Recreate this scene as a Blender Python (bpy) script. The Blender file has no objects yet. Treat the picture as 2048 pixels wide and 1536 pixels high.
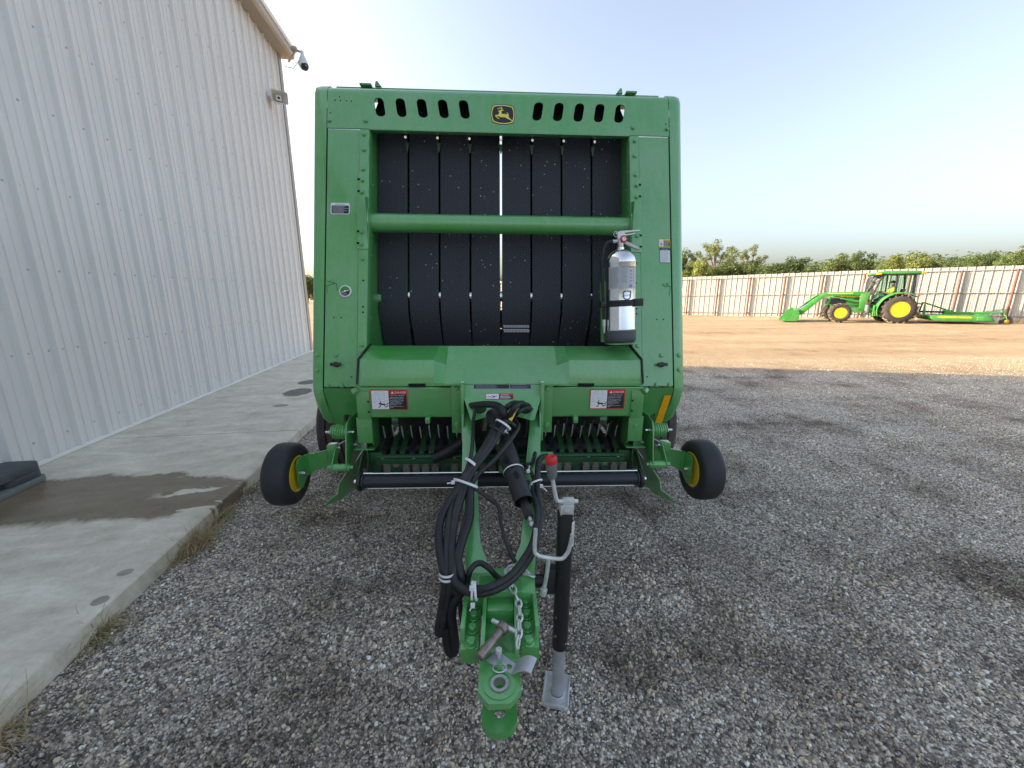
import bpy, bmesh, math, random
from mathutils import Vector, Matrix, noise
R = math.radians
S = bpy.context.scene
COL = S.collection
rnd = random.Random(11)

# ------------------------------------------------------------------ camera
cam = bpy.data.cameras.new('camera'); camo = bpy.data.objects.new('camera', cam); COL.objects.link(camo)
cam.sensor_width = 36.0; cam.lens = 14.06; cam.clip_start = 0.05; cam.clip_end = 2000
camo.location = (0, 0, 1.56)
camo.rotation_euler = (R(90 - 12.9), 0, R(-2.4))
S.camera = camo

# ------------------------------------------------------------------ sky, sun, exposure
SUN_EL = R(20.0)
SUN_AZ = math.atan2(-0.975, 0.22)          # from +Y towards +X
w = bpy.data.worlds.new('World'); S.world = w; w.use_nodes = True
nt = w.node_tree; nt.nodes.clear()
sky = nt.nodes.new('ShaderNodeTexSky'); sky.sky_type = 'NISHITA'; sky.sun_disc = False
sky.sun_elevation = SUN_EL; sky.sun_rotation = SUN_AZ
sky.air_density = 1.0; sky.dust_density = 5.2; sky.ozone_density = 1.5; sky.altitude = 200
hs = nt.nodes.new('ShaderNodeHueSaturation'); hs.inputs['Saturation'].default_value = 0.68
bg = nt.nodes.new('ShaderNodeBackground'); bg.inputs['Strength'].default_value = 0.12
wo = nt.nodes.new('ShaderNodeOutputWorld')
nt.links.new(sky.outputs[0], hs.inputs['Color']); nt.links.new(hs.outputs[0], bg.inputs[0]); nt.links.new(bg.outputs[0], wo.inputs[0])
sd = bpy.data.lights.new('sun', 'SUN'); sd.energy = 3.3; sd.angle = R(0.5); sd.color = (1.0, 0.85, 0.63)
so = bpy.data.objects.new('sun', sd); COL.objects.link(so)
to_sun = Vector((math.sin(SUN_AZ) * math.cos(SUN_EL), math.cos(SUN_AZ) * math.cos(SUN_EL), math.sin(SUN_EL)))
so.rotation_euler = to_sun.to_track_quat('Z', 'Y').to_euler(); so.location = to_sun * 60
S.view_settings.view_transform = 'Standard'; S.view_settings.look = 'None'
S.view_settings.exposure = 1.86; S.view_settings.gamma = 1.0
S.view_settings.use_curve_mapping = False

# ------------------------------------------------------------------ material helpers
def new_mat(name):
    m = bpy.data.materials.new(name); m.use_nodes = True
    t = m.node_tree; b = t.nodes['Principled BSDF']
    return m, t, b
def nd(t, typ, **kw):
    n = t.nodes.new(typ)
    for k, v in kw.items(): setattr(n, k, v)
    return n
def ramp(t, src, stops):
    r = nd(t, 'ShaderNodeValToRGB'); e = r.color_ramp.elements
    while len(e) < len(stops): e.new(0.5)
    for i, (p, c) in enumerate(stops):
        e[i].position = p
        e[i].color = (c, c, c, 1) if not isinstance(c, tuple) else (c[0], c[1], c[2], 1)
    t.links.new(src, r.inputs[0]); return r
def mixc(t, fac, a, b, typ='MIX'):
    n = nd(t, 'ShaderNodeMix', data_type='RGBA', blend_type=typ)
    for s, v in ((n.inputs[0], fac), (n.inputs[6], a), (n.inputs[7], b)):
        if isinstance(v, bpy.types.NodeSocket): t.links.new(v, s)
        elif isinstance(v, (int, float)): s.default_value = v
        else: s.default_value = (v[0], v[1], v[2], 1)
    return n.outputs[2]
def mth(t, op, a, b=None, c=None):
    n = nd(t, 'ShaderNodeMath', operation=op)
    for s, v in zip(n.inputs, (a, b, c)):
        if v is None: continue
        if isinstance(v, bpy.types.NodeSocket): t.links.new(v, s)
        else: s.default_value = v
    return n.outputs[0]
def noi(t, vec, scale, detail=3, rough=.55, dist=0.0):
    n = nd(t, 'ShaderNodeTexNoise'); n.inputs['Scale'].default_value = scale
    n.inputs['Detail'].default_value = detail; n.inputs['Roughness'].default_value = rough
    n.inputs['Distortion'].default_value = dist
    if vec is not None: t.links.new(vec, n.inputs['Vector'])
    return n.outputs[0]
def pos(t): return nd(t, 'ShaderNodeNewGeometry').outputs['Position']
def obj_co(t): return nd(t, 'ShaderNodeTexCoord').outputs['Object']
def mapping(t, vec, scale=(1, 1, 1), rot=(0, 0, 0), loc=(0, 0, 0)):
    n = nd(t, 'ShaderNodeMapping'); t.links.new(vec, n.inputs[0])
    n.inputs['Scale'].default_value = scale; n.inputs['Rotation'].default_value = rot; n.inputs['Location'].default_value = loc
    return n.outputs[0]
def bump(t, b, h, strength=.2, dist=.01):
    n = nd(t, 'ShaderNodeBump'); n.inputs['Strength'].default_value = strength; n.inputs['Distance'].default_value = dist
    t.links.new(h, n.inputs['Height']); t.links.new(n.outputs[0], b.inputs['Normal'])

MATS = {}
def simple(name, col, rough=.5, metal=0.0, var=.18, scale=9.0, coat=0.0, spec=.5, bmp=0.0, bscale=200, alpha=1.0, dust=None, dscale=3.0):
    """plain surface: base colour broken up by soft wear noise, uneven gloss, optional fine relief and dust"""
    m, t, b = new_mat(name)
    p = pos(t)
    n1 = noi(t, p, scale, 5, .6); n2 = noi(t, p, scale * 7, 3, .6)
    k = mth(t, 'ADD', mth(t, 'MULTIPLY', n1, .7), mth(t, 'MULTIPLY', n2, .3))
    lo = tuple(c * (1 - var) for c in col); hi = tuple(min(1, c * (1 + var)) for c in col)
    r = ramp(t, k, [(.3, lo), (.7, hi)]); c = r.outputs[0]
    if dust:
        d = ramp(t, noi(t, p, dscale, 6, .65), [(.45, 0.0), (.75, dust[1])])
        c = mixc(t, d.outputs[0], c, dust[0])
    t.links.new(c, b.inputs['Base Color'])
    rr = ramp(t, n1, [(.3, max(.02, rough * .8)), (.7, min(1, rough * 1.25))]); t.links.new(rr.outputs[0], b.inputs['Roughness'])
    b.inputs['Metallic'].default_value = metal
    b.inputs['Coat Weight'].default_value = coat; b.inputs['Coat Roughness'].default_value = .10; b.inputs['Coat IOR'].default_value = 1.65
    b.inputs['Specular IOR Level'].default_value = spec
    if bmp: bump(t, b, noi(t, p, bscale, 3, .6), bmp, .004)
    MATS[name] = m; return m

simple('pickup_green', (.014, .075, .022), rough=.45, var=.25, scale=8, dust=((.10, .10, .08), .45), dscale=7)
def baler_paint(name, col, dust_sheen, amt):
    m, t, b = new_mat(name); p = pos(t)
    big = noi(t, p, 2.0, 6, .65); fine = noi(t, p, 38, 4, .7); streak = noi(t, mapping(t, p, (14, 14, 1.1)), 1.6, 5, .65)
    k = mth(t, 'ADD', mth(t, 'MULTIPLY', big, .5), mth(t, 'ADD', mth(t, 'MULTIPLY', fine, .2), mth(t, 'MULTIPLY', streak, .3)))
    f = ramp(t, k, [(.40, 0.0), (.52, amt * .45), (.66, amt)]).outputs[0]
    c = mixc(t, f, ramp(t, noi(t, p, 1.3, 3), [(.3, tuple(x * .94 for x in col)), (.7, tuple(x * 1.06 for x in col))]).outputs[0], dust_sheen)  # pale film: dust, with sky reflection also put into its colour
    v = nd(t, 'ShaderNodeTexVoronoi'); v.inputs['Scale'].default_value = 30; t.links.new(p, v.inputs[0])
    sp = mth(t, 'MULTIPLY', ramp(t, v.outputs['Distance'], [(.05, .8), (.09, 0.0)]).outputs[0], ramp(t, v.outputs['Color'], [(.52, 0.0), (.56, 1.0)]).outputs[0])
    c = mixc(t, sp, c, (.03, .05, .03)); t.links.new(c, b.inputs['Base Color'])
    rr = ramp(t, k, [(.40, .30), (.66, .56)]); t.links.new(rr.outputs[0], b.inputs['Roughness'])
    b.inputs['Specular IOR Level'].default_value = .9; b.inputs['Coat Weight'].default_value = .9; b.inputs['Coat IOR'].default_value = 1.6
    cr = ramp(t, k, [(.42, .06), (.64, .26)]); t.links.new(cr.outputs[0], b.inputs['Coat Roughness'])
    bn = nd(t, 'ShaderNodeBump'); bn.inputs['Strength'].default_value = .35; bn.inputs['Distance'].default_value = .012
    t.links.new(noi(t, p, 3.2, 2, .4), bn.inputs['Height']); t.links.new(bn.outputs[0], b.inputs['Normal']); t.links.new(bn.outputs[0], b.inputs['Coat Normal'])
    MATS[name] = m
baler_paint('green_paint', (.052, .350, .052), (.27, .42, .28), .50); baler_paint('green_dark', (.048, .305, .050), (.16, .27, .14), .34)
simple('yellow_paint', (.78, .50, .012), rough=.4, var=.08, dust=((.35, .24, .10), .5), dscale=9)
simple('tractor_green', (.036, .250, .034), rough=.42, var=.12, coat=.2, dust=((.24, .30, .15), .45), dscale=3)  # pale green dust film; distance haze is put into its colour too
simple('rubber_belt_plain', (.016, .017, .022), rough=.6, var=.25)
simple('black_rubber', (.012, .0125, .015), rough=.55, var=.3, scale=14, dust=((.06, .06, .06), .35), dscale=12, bmp=.1)
simple('tyre_rubber', (.020, .0205, .025), rough=.62, var=.2, scale=5, dust=((.06, .055, .05), .3), dscale=5, bmp=.15, bscale=120)
simple('dusty_tyre', (.055, .045, .04), rough=.85, var=.3, scale=5, dust=((.16, .12, .085), .8), dscale=5)
simple('field_tyre', (.045, .038, .033), rough=.85, var=.3, scale=5, dust=((.14, .11, .08), .7), dscale=3)
simple('black_paint', (.011, .011, .013), rough=.38, var=.2, scale=12, dust=((.12, .10, .09), .35), dscale=25)
simple('black_plastic', (.018, .019, .022), rough=.5, var=.25, scale=10, dust=((.09, .085, .08), .3), dscale=14)
simple('roller_black', (.020, .022, .028), rough=.42, var=.1, scale=4)
simple('hose_rubber', (.016, .017, .019), rough=.5, var=.25, scale=20, dust=((.08, .08, .08), .3), dscale=18)
simple('steel', (.55, .55, .54), rough=.36, metal=1.0, var=.2, scale=18)
simple('zinc', (.68, .685, .68), rough=.42, metal=.45, var=.2, scale=25, bmp=.05)
simple('galvanised', (.50, .515, .53), rough=.45, metal=.55, var=.2, scale=16)
simple('rusty_steel', (.30, .26, .23), rough=.5, metal=.7, var=.45, scale=35, dust=((.18, .09, .05), .5), dscale=30)
simple('chrome', (.78, .78, .77), rough=.13, metal=1.0, var=.05, scale=5)
def chipped():
    m, t, b = new_mat('jack_paint'); p = pos(t)
    c = mixc(t, ramp(t, noi(t, p, 26, 3, .5, .3), [(.665, 0.0), (.68, 1.0)]).outputs[0], ramp(t, noi(t, p, 60, 3), [(.3, (.010, .010, .012)), (.7, (.020, .020, .022))]).outputs[0], (.38, .31, .26))
    t.links.new(c, b.inputs['Base Color']); b.inputs['Roughness'].default_value = .36; MATS['jack_paint'] = m
chipped()
simple('band_steel', (.20, .165, .135), rough=.7, var=.3, scale=20)
simple('tine_steel', (.72, .71, .68), rough=.4, metal=.25, var=.15, scale=20)
simple('tyre_lug', (.15, .118, .09), rough=.9, var=.3, scale=6)
simple('rim_dish', (.50, .30, .03), rough=.5, var=.25, scale=6)
simple('white_plastic', (.72, .73, .72), rough=.45, var=.06, scale=6)
simple('cream_plastic', (.62, .60, .54), rough=.5, var=.1, scale=6)
simple('tie_white', (.78, .79, .78), rough=.4, var=.05)
simple('print_white', (.78, .80, .82), rough=.4, var=.03)
simple('print_black', (.015, .016, .022), rough=.4, var=.1)
simple('print_red', (.55, .025, .03), rough=.4, var=.05)
simple('print_yellow', (.80, .58, .02), rough=.4, var=.05)
simple('print_grey', (.42, .44, .48), rough=.4, var=.08)
simple('print_silver', (.50, .51, .53), rough=.35, var=.06)
simple('print_blue', (.02, .12, .52), rough=.4, var=.05)
simple('print_line', (.30, .32, .36), rough=.5, var=.05)
simple('deer_yellow', (.85, .72, .10), rough=.4, var=.03)
simple('amber', (.90, .42, .01), rough=.35, var=.15, scale=60)
simple('red_plastic', (.62, .02, .03), rough=.4, var=.08)
simple('grey_plastic', (.17, .18, .19), rough=.5, var=.1)
simple('dark_grey_plastic', (.050, .056, .068), rough=.55, var=.2, scale=8, dust=((.14, .14, .15), .4), dscale=8)
simple('pad_grey', (.17, .18, .17), rough=.8, var=.2, scale=12)
simple('hole_black', (.004, .004, .004), rough=.9, var=.1)
simple('rust_post', (.13, .052, .038), rough=.75, var=.35, scale=9)
simple('skin', (.45, .25, .17), rough=.55, var=.05)
simple('hi_vis', (.62, .72, .05), rough=.7, var=.1)
simple('denim', (.08, .14, .24), rough=.85, var=.2)
simple('bark', (.13, .095, .065), rough=.95, var=.35, scale=6)
simple('trim_white', (.78, .76, .72), rough=.5, var=.05, scale=2)
simple('trim_tan', (.40, .36, .31), rough=.5, var=.06, scale=2)
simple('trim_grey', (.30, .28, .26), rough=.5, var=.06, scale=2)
simple('seat_dark', (.03, .03, .03), rough=.6)
simple('cardboard', (.55, .42, .30), rough=.8)
simple('orange_lens', (.85, .25, .02), rough=.3)
simple('red_lens', (.55, .08, .05), rough=.3)

def glass(name, tint=(.80, .90, .86)):
    m, t, b = new_mat(name)
    b.inputs['Base Color'].default_value = (*tint, 1); b.inputs['Roughness'].default_value = .03
    tr = nd(t, 'ShaderNodeBsdfTransparent'); tr.inputs[0].default_value = (*tint, 1)
    gl = nd(t, 'ShaderNodeBsdfGlossy'); gl.inputs['Roughness'].default_value = .03
    fr = nd(t, 'ShaderNodeFresnel'); fr.inputs[0].default_value = 1.5
    mx = nd(t, 'ShaderNodeMixShader'); t.links.new(fr.outputs[0], mx.inputs[0]); t.links.new(tr.outputs[0], mx.inputs[1]); t.links.new(gl.outputs[0], mx.inputs[2])
    t.links.new(mx.outputs[0], t.nodes['Material Output'].inputs[0]); MATS[name] = m; return m
glass('cab_glass')

def belt_mat():
    m, t, b = new_mat('belt'); p = pos(t)
    w1 = nd(t, 'ShaderNodeTexWave', wave_type='BANDS', bands_direction='DIAGONAL'); w1.inputs['Scale'].default_value = 17
    t.links.new(mapping(t, p, (1.0, 0, 2.4)), w1.inputs[0])
    w2 = nd(t, 'ShaderNodeTexWave', wave_type='BANDS', bands_direction='DIAGONAL'); w2.inputs['Scale'].default_value = 17
    t.links.new(mapping(t, p, (-1.0, 0, 2.4)), w2.inputs[0])
    h = mth(t, 'MAXIMUM', w1.outputs[1], w2.outputs[1])
    base = ramp(t, noi(t, p, 2.5, 4), [(.3, (.011, .013, .019)), (.7, (.020, .023, .032))]).outputs[0]
    c = mixc(t, mth(t, 'MULTIPLY', mth(t, 'POWER', h, 3.0), .8), base, (.046, .050, .062))
    v = nd(t, 'ShaderNodeTexVoronoi'); v.inputs['Scale'].default_value = 29; t.links.new(p, v.inputs[0])
    sel = ramp(t, noi(t, p, 5.0, 2), [(.44, 0.0), (.54, 1.0)]).outputs[0]
    dot = ramp(t, v.outputs['Distance'], [(.085, 1.0), (.13, 0.0)]).outputs[0]
    sel2 = ramp(t, v.outputs['Color'], [(.35, 0.0), (.42, 1.0)]).outputs[0]
    f = mth(t, 'MULTIPLY', mth(t, 'MULTIPLY', sel, dot), sel2)
    c = mixc(t, f, c, (.50, .47, .41))
    t.links.new(c, b.inputs['Base Color']); b.inputs['Roughness'].default_value = .62
    bump(t, b, h, .55, .004); MATS['belt'] = m
belt_mat()

# ------------------------------------------------------------------ mesh helpers
def frame_from(d):
    d = Vector(d).normalized()
    a = Vector((0, 0, 1)) if abs(d.z) < .9 else Vector((1, 0, 0))
    x = d.cross(a).normalized(); y = d.cross(x).normalized()
    return x, y, d
class MB:
    def __init__(s): s.v = []; s.f = []; s.m = []
    def add(s, vs, fs, m=0):
        o = len(s.v); s.v += [Vector(q) for q in vs]
        for f in fs: s.f.append([i + o for i in f]); s.m.append(m)
        return s
    def box(s, x0, x1, y0, y1, z0, z1, m=0, M=None):
        vs = [Vector((x, y, z)) for z in (z0, z1) for y in (y0, y1) for x in (x0, x1)]
        if M is not None: vs = [M @ q for q in vs]
        return s.add(vs, [(0, 2, 3, 1), (4, 5, 7, 6), (0, 1, 5, 4), (2, 6, 7, 3), (0, 4, 6, 2), (1, 3, 7, 5)], m)
    def hull8(s, bot, top, m=0):
        """bot, top: 4 points each in the same winding"""
        return s.add(list(bot) + list(top), [(3, 2, 1, 0), (4, 5, 6, 7), (0, 1, 5, 4), (1, 2, 6, 5), (2, 3, 7, 6), (3, 0, 4, 7)], m)
    def prism(s, poly, vec, m=0):
        n = len(poly); vec = Vector(vec); a = [Vector(p) for p in poly]; b = [p + vec for p in a]
        return s.add(a + b, [tuple(range(n))[::-1], tuple(range(n, 2 * n))] + [(i, (i + 1) % n, n + (i + 1) % n, n + i) for i in range(n)], m)
    def cyl(s, p0, p1, r, n=16, m=0, r2=None, caps=True):
        p0 = Vector(p0); p1 = Vector(p1); x, y, d = frame_from(p1 - p0); r2 = r if r2 is None else r2
        vs = []
        for p, q in ((p0, r), (p1, r2)):
            for i in range(n):
                a = 2 * math.pi * i / n; vs.append(p + x * (q * math.cos(a)) + y * (q * math.sin(a)))
        fs = [(i, (i + 1) % n, n + (i + 1) % n, n + i) for i in range(n)]
        if caps: fs += [tuple(range(n))[::-1], tuple(range(n, 2 * n))]
        return s.add(vs, fs, m)
    def lathe(s, prof, c, axis, n=24, m=0, closed=False):
        """prof: (radius, distance along axis)"""
        c = Vector(c); x, y, d = frame_from(axis); vs = []; fs = []; k = len(prof)
        for r, h in prof:
            for i in range(n):
                a = 2 * math.pi * i / n; vs.append(c + d * h + x * (r * math.cos(a)) + y * (r * math.sin(a)))
        for j in range(k if closed else k - 1):
            j2 = (j + 1) % k
            for i in range(n): fs.append((j * n + i, j * n + (i + 1) % n, j2 * n + (i + 1) % n, j2 * n + i))
        if not closed:
            if prof[0][0] > 1e-5: fs.append(tuple(range(n))[::-1])
            if prof[-1][0] > 1e-5: fs.append(tuple(range((k - 1) * n, k * n)))
        return s.add(vs, fs, m)
    def tube(s, pts, r, n=8, m=0, closed=False, sub=0, radii=None, caps=True):
        P = [Vector(p) for p in pts]
        if sub: P = smooth_path(P, sub, closed)
        k = len(P); vs = []; fs = []; up = None
        for j in range(k):
            if closed: d = P[(j + 1) % k] - P[j - 1]
            else: d = P[min(j + 1, k - 1)] - P[max(j - 1, 0)]
            d.normalize()
            if up is None: up = frame_from(d)[0]
            up = (up - d * up.dot(d)); up.normalize(); y = d.cross(up)
            q = r if radii is None else radii[min(len(radii) - 1, int(j * len(radii) / k))]
            for i in range(n):
                a = 2 * math.pi * i / n; vs.append(P[j] + up * (q * math.cos(a)) + y * (q * math.sin(a)))
        for j in range(k if closed else k - 1):
            j2 = (j + 1) % k
            for i in range(n): fs.append((j * n + i, j * n + (i + 1) % n, j2 * n + (i + 1) % n, j2 * n + i))
        if caps and not closed: fs += [tuple(range(n))[::-1], tuple(range((k - 1) * n, k * n))]
        return s.add(vs, fs, m)
    def sphere(s, c, r, n=12, m=0, sx=1, sy=1, sz=1, rings=7):
        c = Vector(c); vs = []; fs = []
        for j in range(rings + 1):
            th = math.pi * j / rings
            for i in range(n):
                a = 2 * math.pi * i / n
                vs.append(c + Vector((r * sx * math.sin(th) * math.cos(a), r * sy * math.sin(th) * math.sin(a), r * sz * math.cos(th))))
        for j in range(rings):
            for i in range(n): fs.append((j * n + i, (j + 1) * n + i, (j + 1) * n + (i + 1) % n, j * n + (i + 1) % n))
        return s.add(vs, fs, m)
    def grid(s, rows, m=0):
        n = len(rows[0]); vs = [p for r in rows for p in r]
        return s.add(vs, [(j * n + i, j * n + i + 1, (j + 1) * n + i + 1, (j + 1) * n + i) for j in range(len(rows) - 1) for i in range(n - 1)], m)
    def data(s, name, mats, bevel=0, seg=2, smooth=38, merge=True):
        me = bpy.data.meshes.new(name); me.from_pydata([tuple(q) for q in s.v], [], s.f)
        for q in (mats if isinstance(mats, (list, tuple)) else [mats]): me.materials.append(MATS[q])
        me.polygons.foreach_set('material_index', s.m)
        bm = bmesh.new(); bm.from_mesh(me)
        if merge: bmesh.ops.remove_doubles(bm, verts=bm.verts, dist=1e-5)
        bmesh.ops.recalc_face_normals(bm, faces=bm.faces)
        if bevel:
            es = [e for e in bm.edges if len(e.link_faces) == 2 and e.calc_face_angle(0) > R(28)]
            try: bmesh.ops.bevel(bm, geom=es, offset=bevel, segments=seg, profile=.6, affect='EDGES', clamp_overlap=True)
            except Exception: pass
        for f in bm.faces: f.smooth = True
        for e in bm.edges:
            if len(e.link_faces) != 2 or e.calc_face_angle(0) > R(smooth): e.smooth = False
        bm.to_mesh(me); bm.free(); return me
    def build(s, name, mats, parent=None, **kw):
        return link(name, s.data(name, mats, **kw), parent)
def link(name, me, parent=None, loc=None, rot=None, scale=None):
    o = bpy.data.objects.new(name, me); COL.objects.link(o); o.parent = parent
    if loc is not None: o.location = loc
    if rot is not None: o.rotation_euler = rot
    if scale is not None: o.scale = scale
    return o
def smooth_path(P, sub, closed=False):
    out = []; k = len(P)
    for j in range(k if closed else k - 1):
        p0 = P[j - 1] if (closed or j > 0) else P[0]; p1 = P[j]; p2 = P[(j + 1) % k]; p3 = P[(j + 2) % k] if closed else P[min(j + 2, k - 1)]
        for q in range(sub):
            u = q / sub
            out.append(.5 * ((2 * p1) + (p2 - p0) * u + (2 * p0 - 5 * p1 + 4 * p2 - p3) * u * u + (3 * p1 - p0 - 3 * p2 + p3) * u ** 3))
    if not closed: out.append(P[-1].copy())
    return out
def thing(name, label, cat, loc=(0, 0, 0), rotz=0.0, group=None):
    o = bpy.data.objects.new(name, None); COL.objects.link(o); o.location = loc; o.rotation_euler = (0, 0, rotz)
    o.empty_display_size = .2
    return tag(o, label, cat, group)
def tag(o, label, cat, group=None):
    o['label'] = label; o['category'] = cat
    if group: o['group'] = group
    return o
def struct(o): o['kind'] = 'structure'; return o
def stuff(o): o['kind'] = 'stuff'; return o

_curve_cache = {}
def plate2d(outlines, thick):
    """flat plate with holes: list of closed 2-D outlines -> (verts, faces), lying in xy, z from 0 to thick"""
    cu = bpy.data.curves.new('outline', 'CURVE'); cu.dimensions = '2D'; cu.fill_mode = 'BOTH'; cu.extrude = thick / 2
    for pl in outlines:
        sp = cu.splines.new('POLY'); sp.points.add(len(pl) - 1); sp.use_cyclic_u = True
        for p, q in zip(sp.points, pl): p.co = (q[0], q[1], 0, 1)
    o = bpy.data.objects.new('outline', cu); COL.objects.link(o)
    me = bpy.data.meshes.new_from_object(o)
    vs = [Vector((v.co.x, v.co.y, v.co.z + thick / 2)) for v in me.vertices]; fs = [tuple(p.vertices) for p in me.polygons]
    bpy.data.objects.remove(o); bpy.data.curves.remove(cu); bpy.data.meshes.remove(me)
    return vs, fs
def text2d(body, size, align='LEFT'):
    key = (body, size, align)
    if key in _curve_cache: return _curve_cache[key]
    cu = bpy.data.curves.new('print', 'FONT'); cu.body = body; cu.size = size; cu.align_x = align; cu.resolution_u = 2; cu.fill_mode = 'FRONT'
    o = bpy.data.objects.new('print', cu); COL.objects.link(o)
    me = bpy.data.meshes.new_from_object(o)
    vs = [v.co.copy() for v in me.vertices]; fs = [tuple(p.vertices) for p in me.polygons]
    bpy.data.objects.remove(o); bpy.data.curves.remove(cu); bpy.data.meshes.remove(me)
    _curve_cache[key] = (vs, fs); return vs, fs
def rrect(x0, y0, x1, y1, r, n=4):
    out = []
    for cx, cy, a0 in ((x1 - r, y0 + r, -90), (x1 - r, y1 - r, 0), (x0 + r, y1 - r, 90), (x0 + r, y0 + r, 180)):
        for i in range(n + 1):
            a = R(a0 + 90 * i / n); out.append((cx + r * math.cos(a), cy + r * math.sin(a)))
    return out
def circ(cx, cy, r, n=20): return [(cx + r * math.cos(2 * math.pi * i / n), cy + r * math.sin(2 * math.pi * i / n)) for i in range(n)]
class Decal:
    """printed sheet: layers of flat print stacked 0.5 mm apart on a thin backing"""
    def __init__(s, o, ux, uy):
        ux = Vector(ux).normalized(); uy = Vector(uy); uy = (uy - ux * uy.dot(ux)).normalized()
        s.M = Matrix((ux, uy, ux.cross(uy))).transposed().to_4x4(); s.M.translation = Vector(o); s.mb = MB(); s.mats = []
    def mi(s, m):
        if m not in s.mats: s.mats.append(m)
        return s.mats.index(m)
    def poly(s, pts, m, layer=0, hole=None):
        if layer == 0:
            vs, fs = plate2d([pts] + (hole or []), .0012)
        else:
            vs, fs = plate2d([pts] + (hole or []), .0)
            vs = [q + Vector((0, 0, .0012 + .0005 * layer)) for q in vs]
        s.mb.add([s.M @ q for q in vs], fs, s.mi(m)); return s
    def rect(s, x0, y0, x1, y1, m, layer=0, r=0):
        return s.poly(rrect(x0, y0, x1, y1, r) if r else [(x0, y0), (x1, y0), (x1, y1), (x0, y1)], m, layer)
    def text(s, body, x, y, size, m, layer=1, align='LEFT', width=None):
        vs, fs = text2d(body, size, align); k = 1.0
        if width and vs:
            wd = max(q.x for q in vs) - min(q.x for q in vs)
            k = width / wd if wd > width or align == 'FIT' else 1.0
        s.mb.add([s.M @ Vector((x + q.x * k, y + q.y, .0012 + .0005 * layer)) for q in vs], fs, s.mi(m)); return s
    def stroke(s, pts, wd, m, layer=1):
        for a, b in zip(pts[:-1], pts[1:]):
            a = Vector((*a, 0)); b = Vector((*b, 0)); d = (b - a).normalized(); n = Vector((-d.y, d.x, 0)) * wd / 2; a = a - d * wd * .3; b = b + d * wd * .3
            z = Vector((0, 0, .0012 + .0005 * layer))
            s.mb.add([s.M @ (q + z) for q in (a - n, b - n, b + n, a + n)], [(0, 1, 2, 3)], s.mi(m))
        return s
    def build(s, name, parent, label=None):
        o = s.mb.build(name, s.mats, parent, merge=False, smooth=30)
        if label: o['label'] = label
        return o
# ================================================================== SETTING
BX, BY, BROT = -4.69, 10.35, R(6.0)          # far corner of the shed wall; wall runs towards the camera
BM = Matrix.Translation((BX, BY, 0)) @ Matrix.Rotation(BROT, 4, 'Z')
def sstep(a, b, x): t = max(0, min(1, (x - a) / (b - a))); return t * t * (3 - 2 * t)
def ground_z(x, y): return .20 * sstep(12, 25, x) * sstep(8, 16, y)

def ground_mat():
    m, t, b = new_mat('gravel_yard'); p = pos(t)
    sep = nd(t, 'ShaderNodeSeparateXYZ'); t.links.new(p, sep.inputs[0])
    v = nd(t, 'ShaderNodeTexVoronoi'); v.inputs['Scale'].default_value = 95; t.links.new(p, v.inputs[0])
    v2 = nd(t, 'ShaderNodeTexVoronoi'); v2.inputs['Scale'].default_value = 27; t.links.new(p, v2.inputs[0])
    cs = nd(t, 'ShaderNodeSeparateColor'); t.links.new(v.outputs['Color'], cs.inputs[0])
    stones = ramp(t, cs.outputs[0], [(0, (0.106, 0.095, 0.082)), (.35, (0.333, 0.299, 0.253)), (.72, (0.631, 0.564, 0.473)), (.90, (0.900, 0.793, 0.640)), (1.0, (0.900, 0.900, 0.900))])
    edge = ramp(t, v.outputs['Distance'], [(.25, 1.0), (.72, .48)])
    g = mixc(t, 1.0, stones.outputs[0], edge.outputs[0], 'MULTIPLY')
    # damp and dusty patches, wheel tracks
    pt = noi(t, mapping(t, p, (.8, .5, 1), (0, 0, R(-28))), 2.0, 6, .66)
    track = noi(t, mapping(t, p, (.10, 1.1, 1), (0, 0, R(14))), 1.5, 4, .6)
    pr_ = ramp(t, mth(t, 'ADD', mth(t, 'MULTIPLY', pt, .62), mth(t, 'MULTIPLY', track, .38)), [(.39, (.38, .345, .32)), (.46, (.80, .775, .75)), (.51, (1.0, 1.0, 1.0)), (.62, (1.18, 1.18, 1.18))])
    g = mixc(t, 1.0, g, pr_.outputs[0], 'MULTIPLY')
    silt = ramp(t, noi(t, p, 2.2, 6, .7), [(.52, 0.0), (.70, .5)])
    g = mixc(t, silt.outputs[0], g, (.15, .130, .113))
    # tan dirt with sun warmth painted in; its edge follows the shed's shadow line
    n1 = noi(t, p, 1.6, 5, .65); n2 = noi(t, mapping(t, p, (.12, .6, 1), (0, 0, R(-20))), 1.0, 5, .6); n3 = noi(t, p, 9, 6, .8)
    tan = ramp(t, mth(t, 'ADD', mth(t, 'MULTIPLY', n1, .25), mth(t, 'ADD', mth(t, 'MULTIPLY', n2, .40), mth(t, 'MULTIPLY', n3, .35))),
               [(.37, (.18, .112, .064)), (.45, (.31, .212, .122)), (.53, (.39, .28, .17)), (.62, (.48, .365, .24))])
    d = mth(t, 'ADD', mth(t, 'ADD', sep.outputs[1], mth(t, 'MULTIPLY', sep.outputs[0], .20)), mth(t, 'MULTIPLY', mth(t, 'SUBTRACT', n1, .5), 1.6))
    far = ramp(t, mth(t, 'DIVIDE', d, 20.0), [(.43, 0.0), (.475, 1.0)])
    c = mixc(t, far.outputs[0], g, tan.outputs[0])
    t.links.new(c, b.inputs['Base Color']); b.inputs['Roughness'].default_value = .85; b.inputs['Specular IOR Level'].default_value = .3
    h = mth(t, 'ADD', mth(t, 'MULTIPLY', v.outputs['Distance'], -.7), mth(t, 'ADD', mth(t, 'MULTIPLY', n3, .8), mth(t, 'MULTIPLY', v2.outputs['Distance'], -.5)))
    bump(t, b, h, .9, .012); MATS['gravel_yard'] = m
ground_mat()

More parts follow.
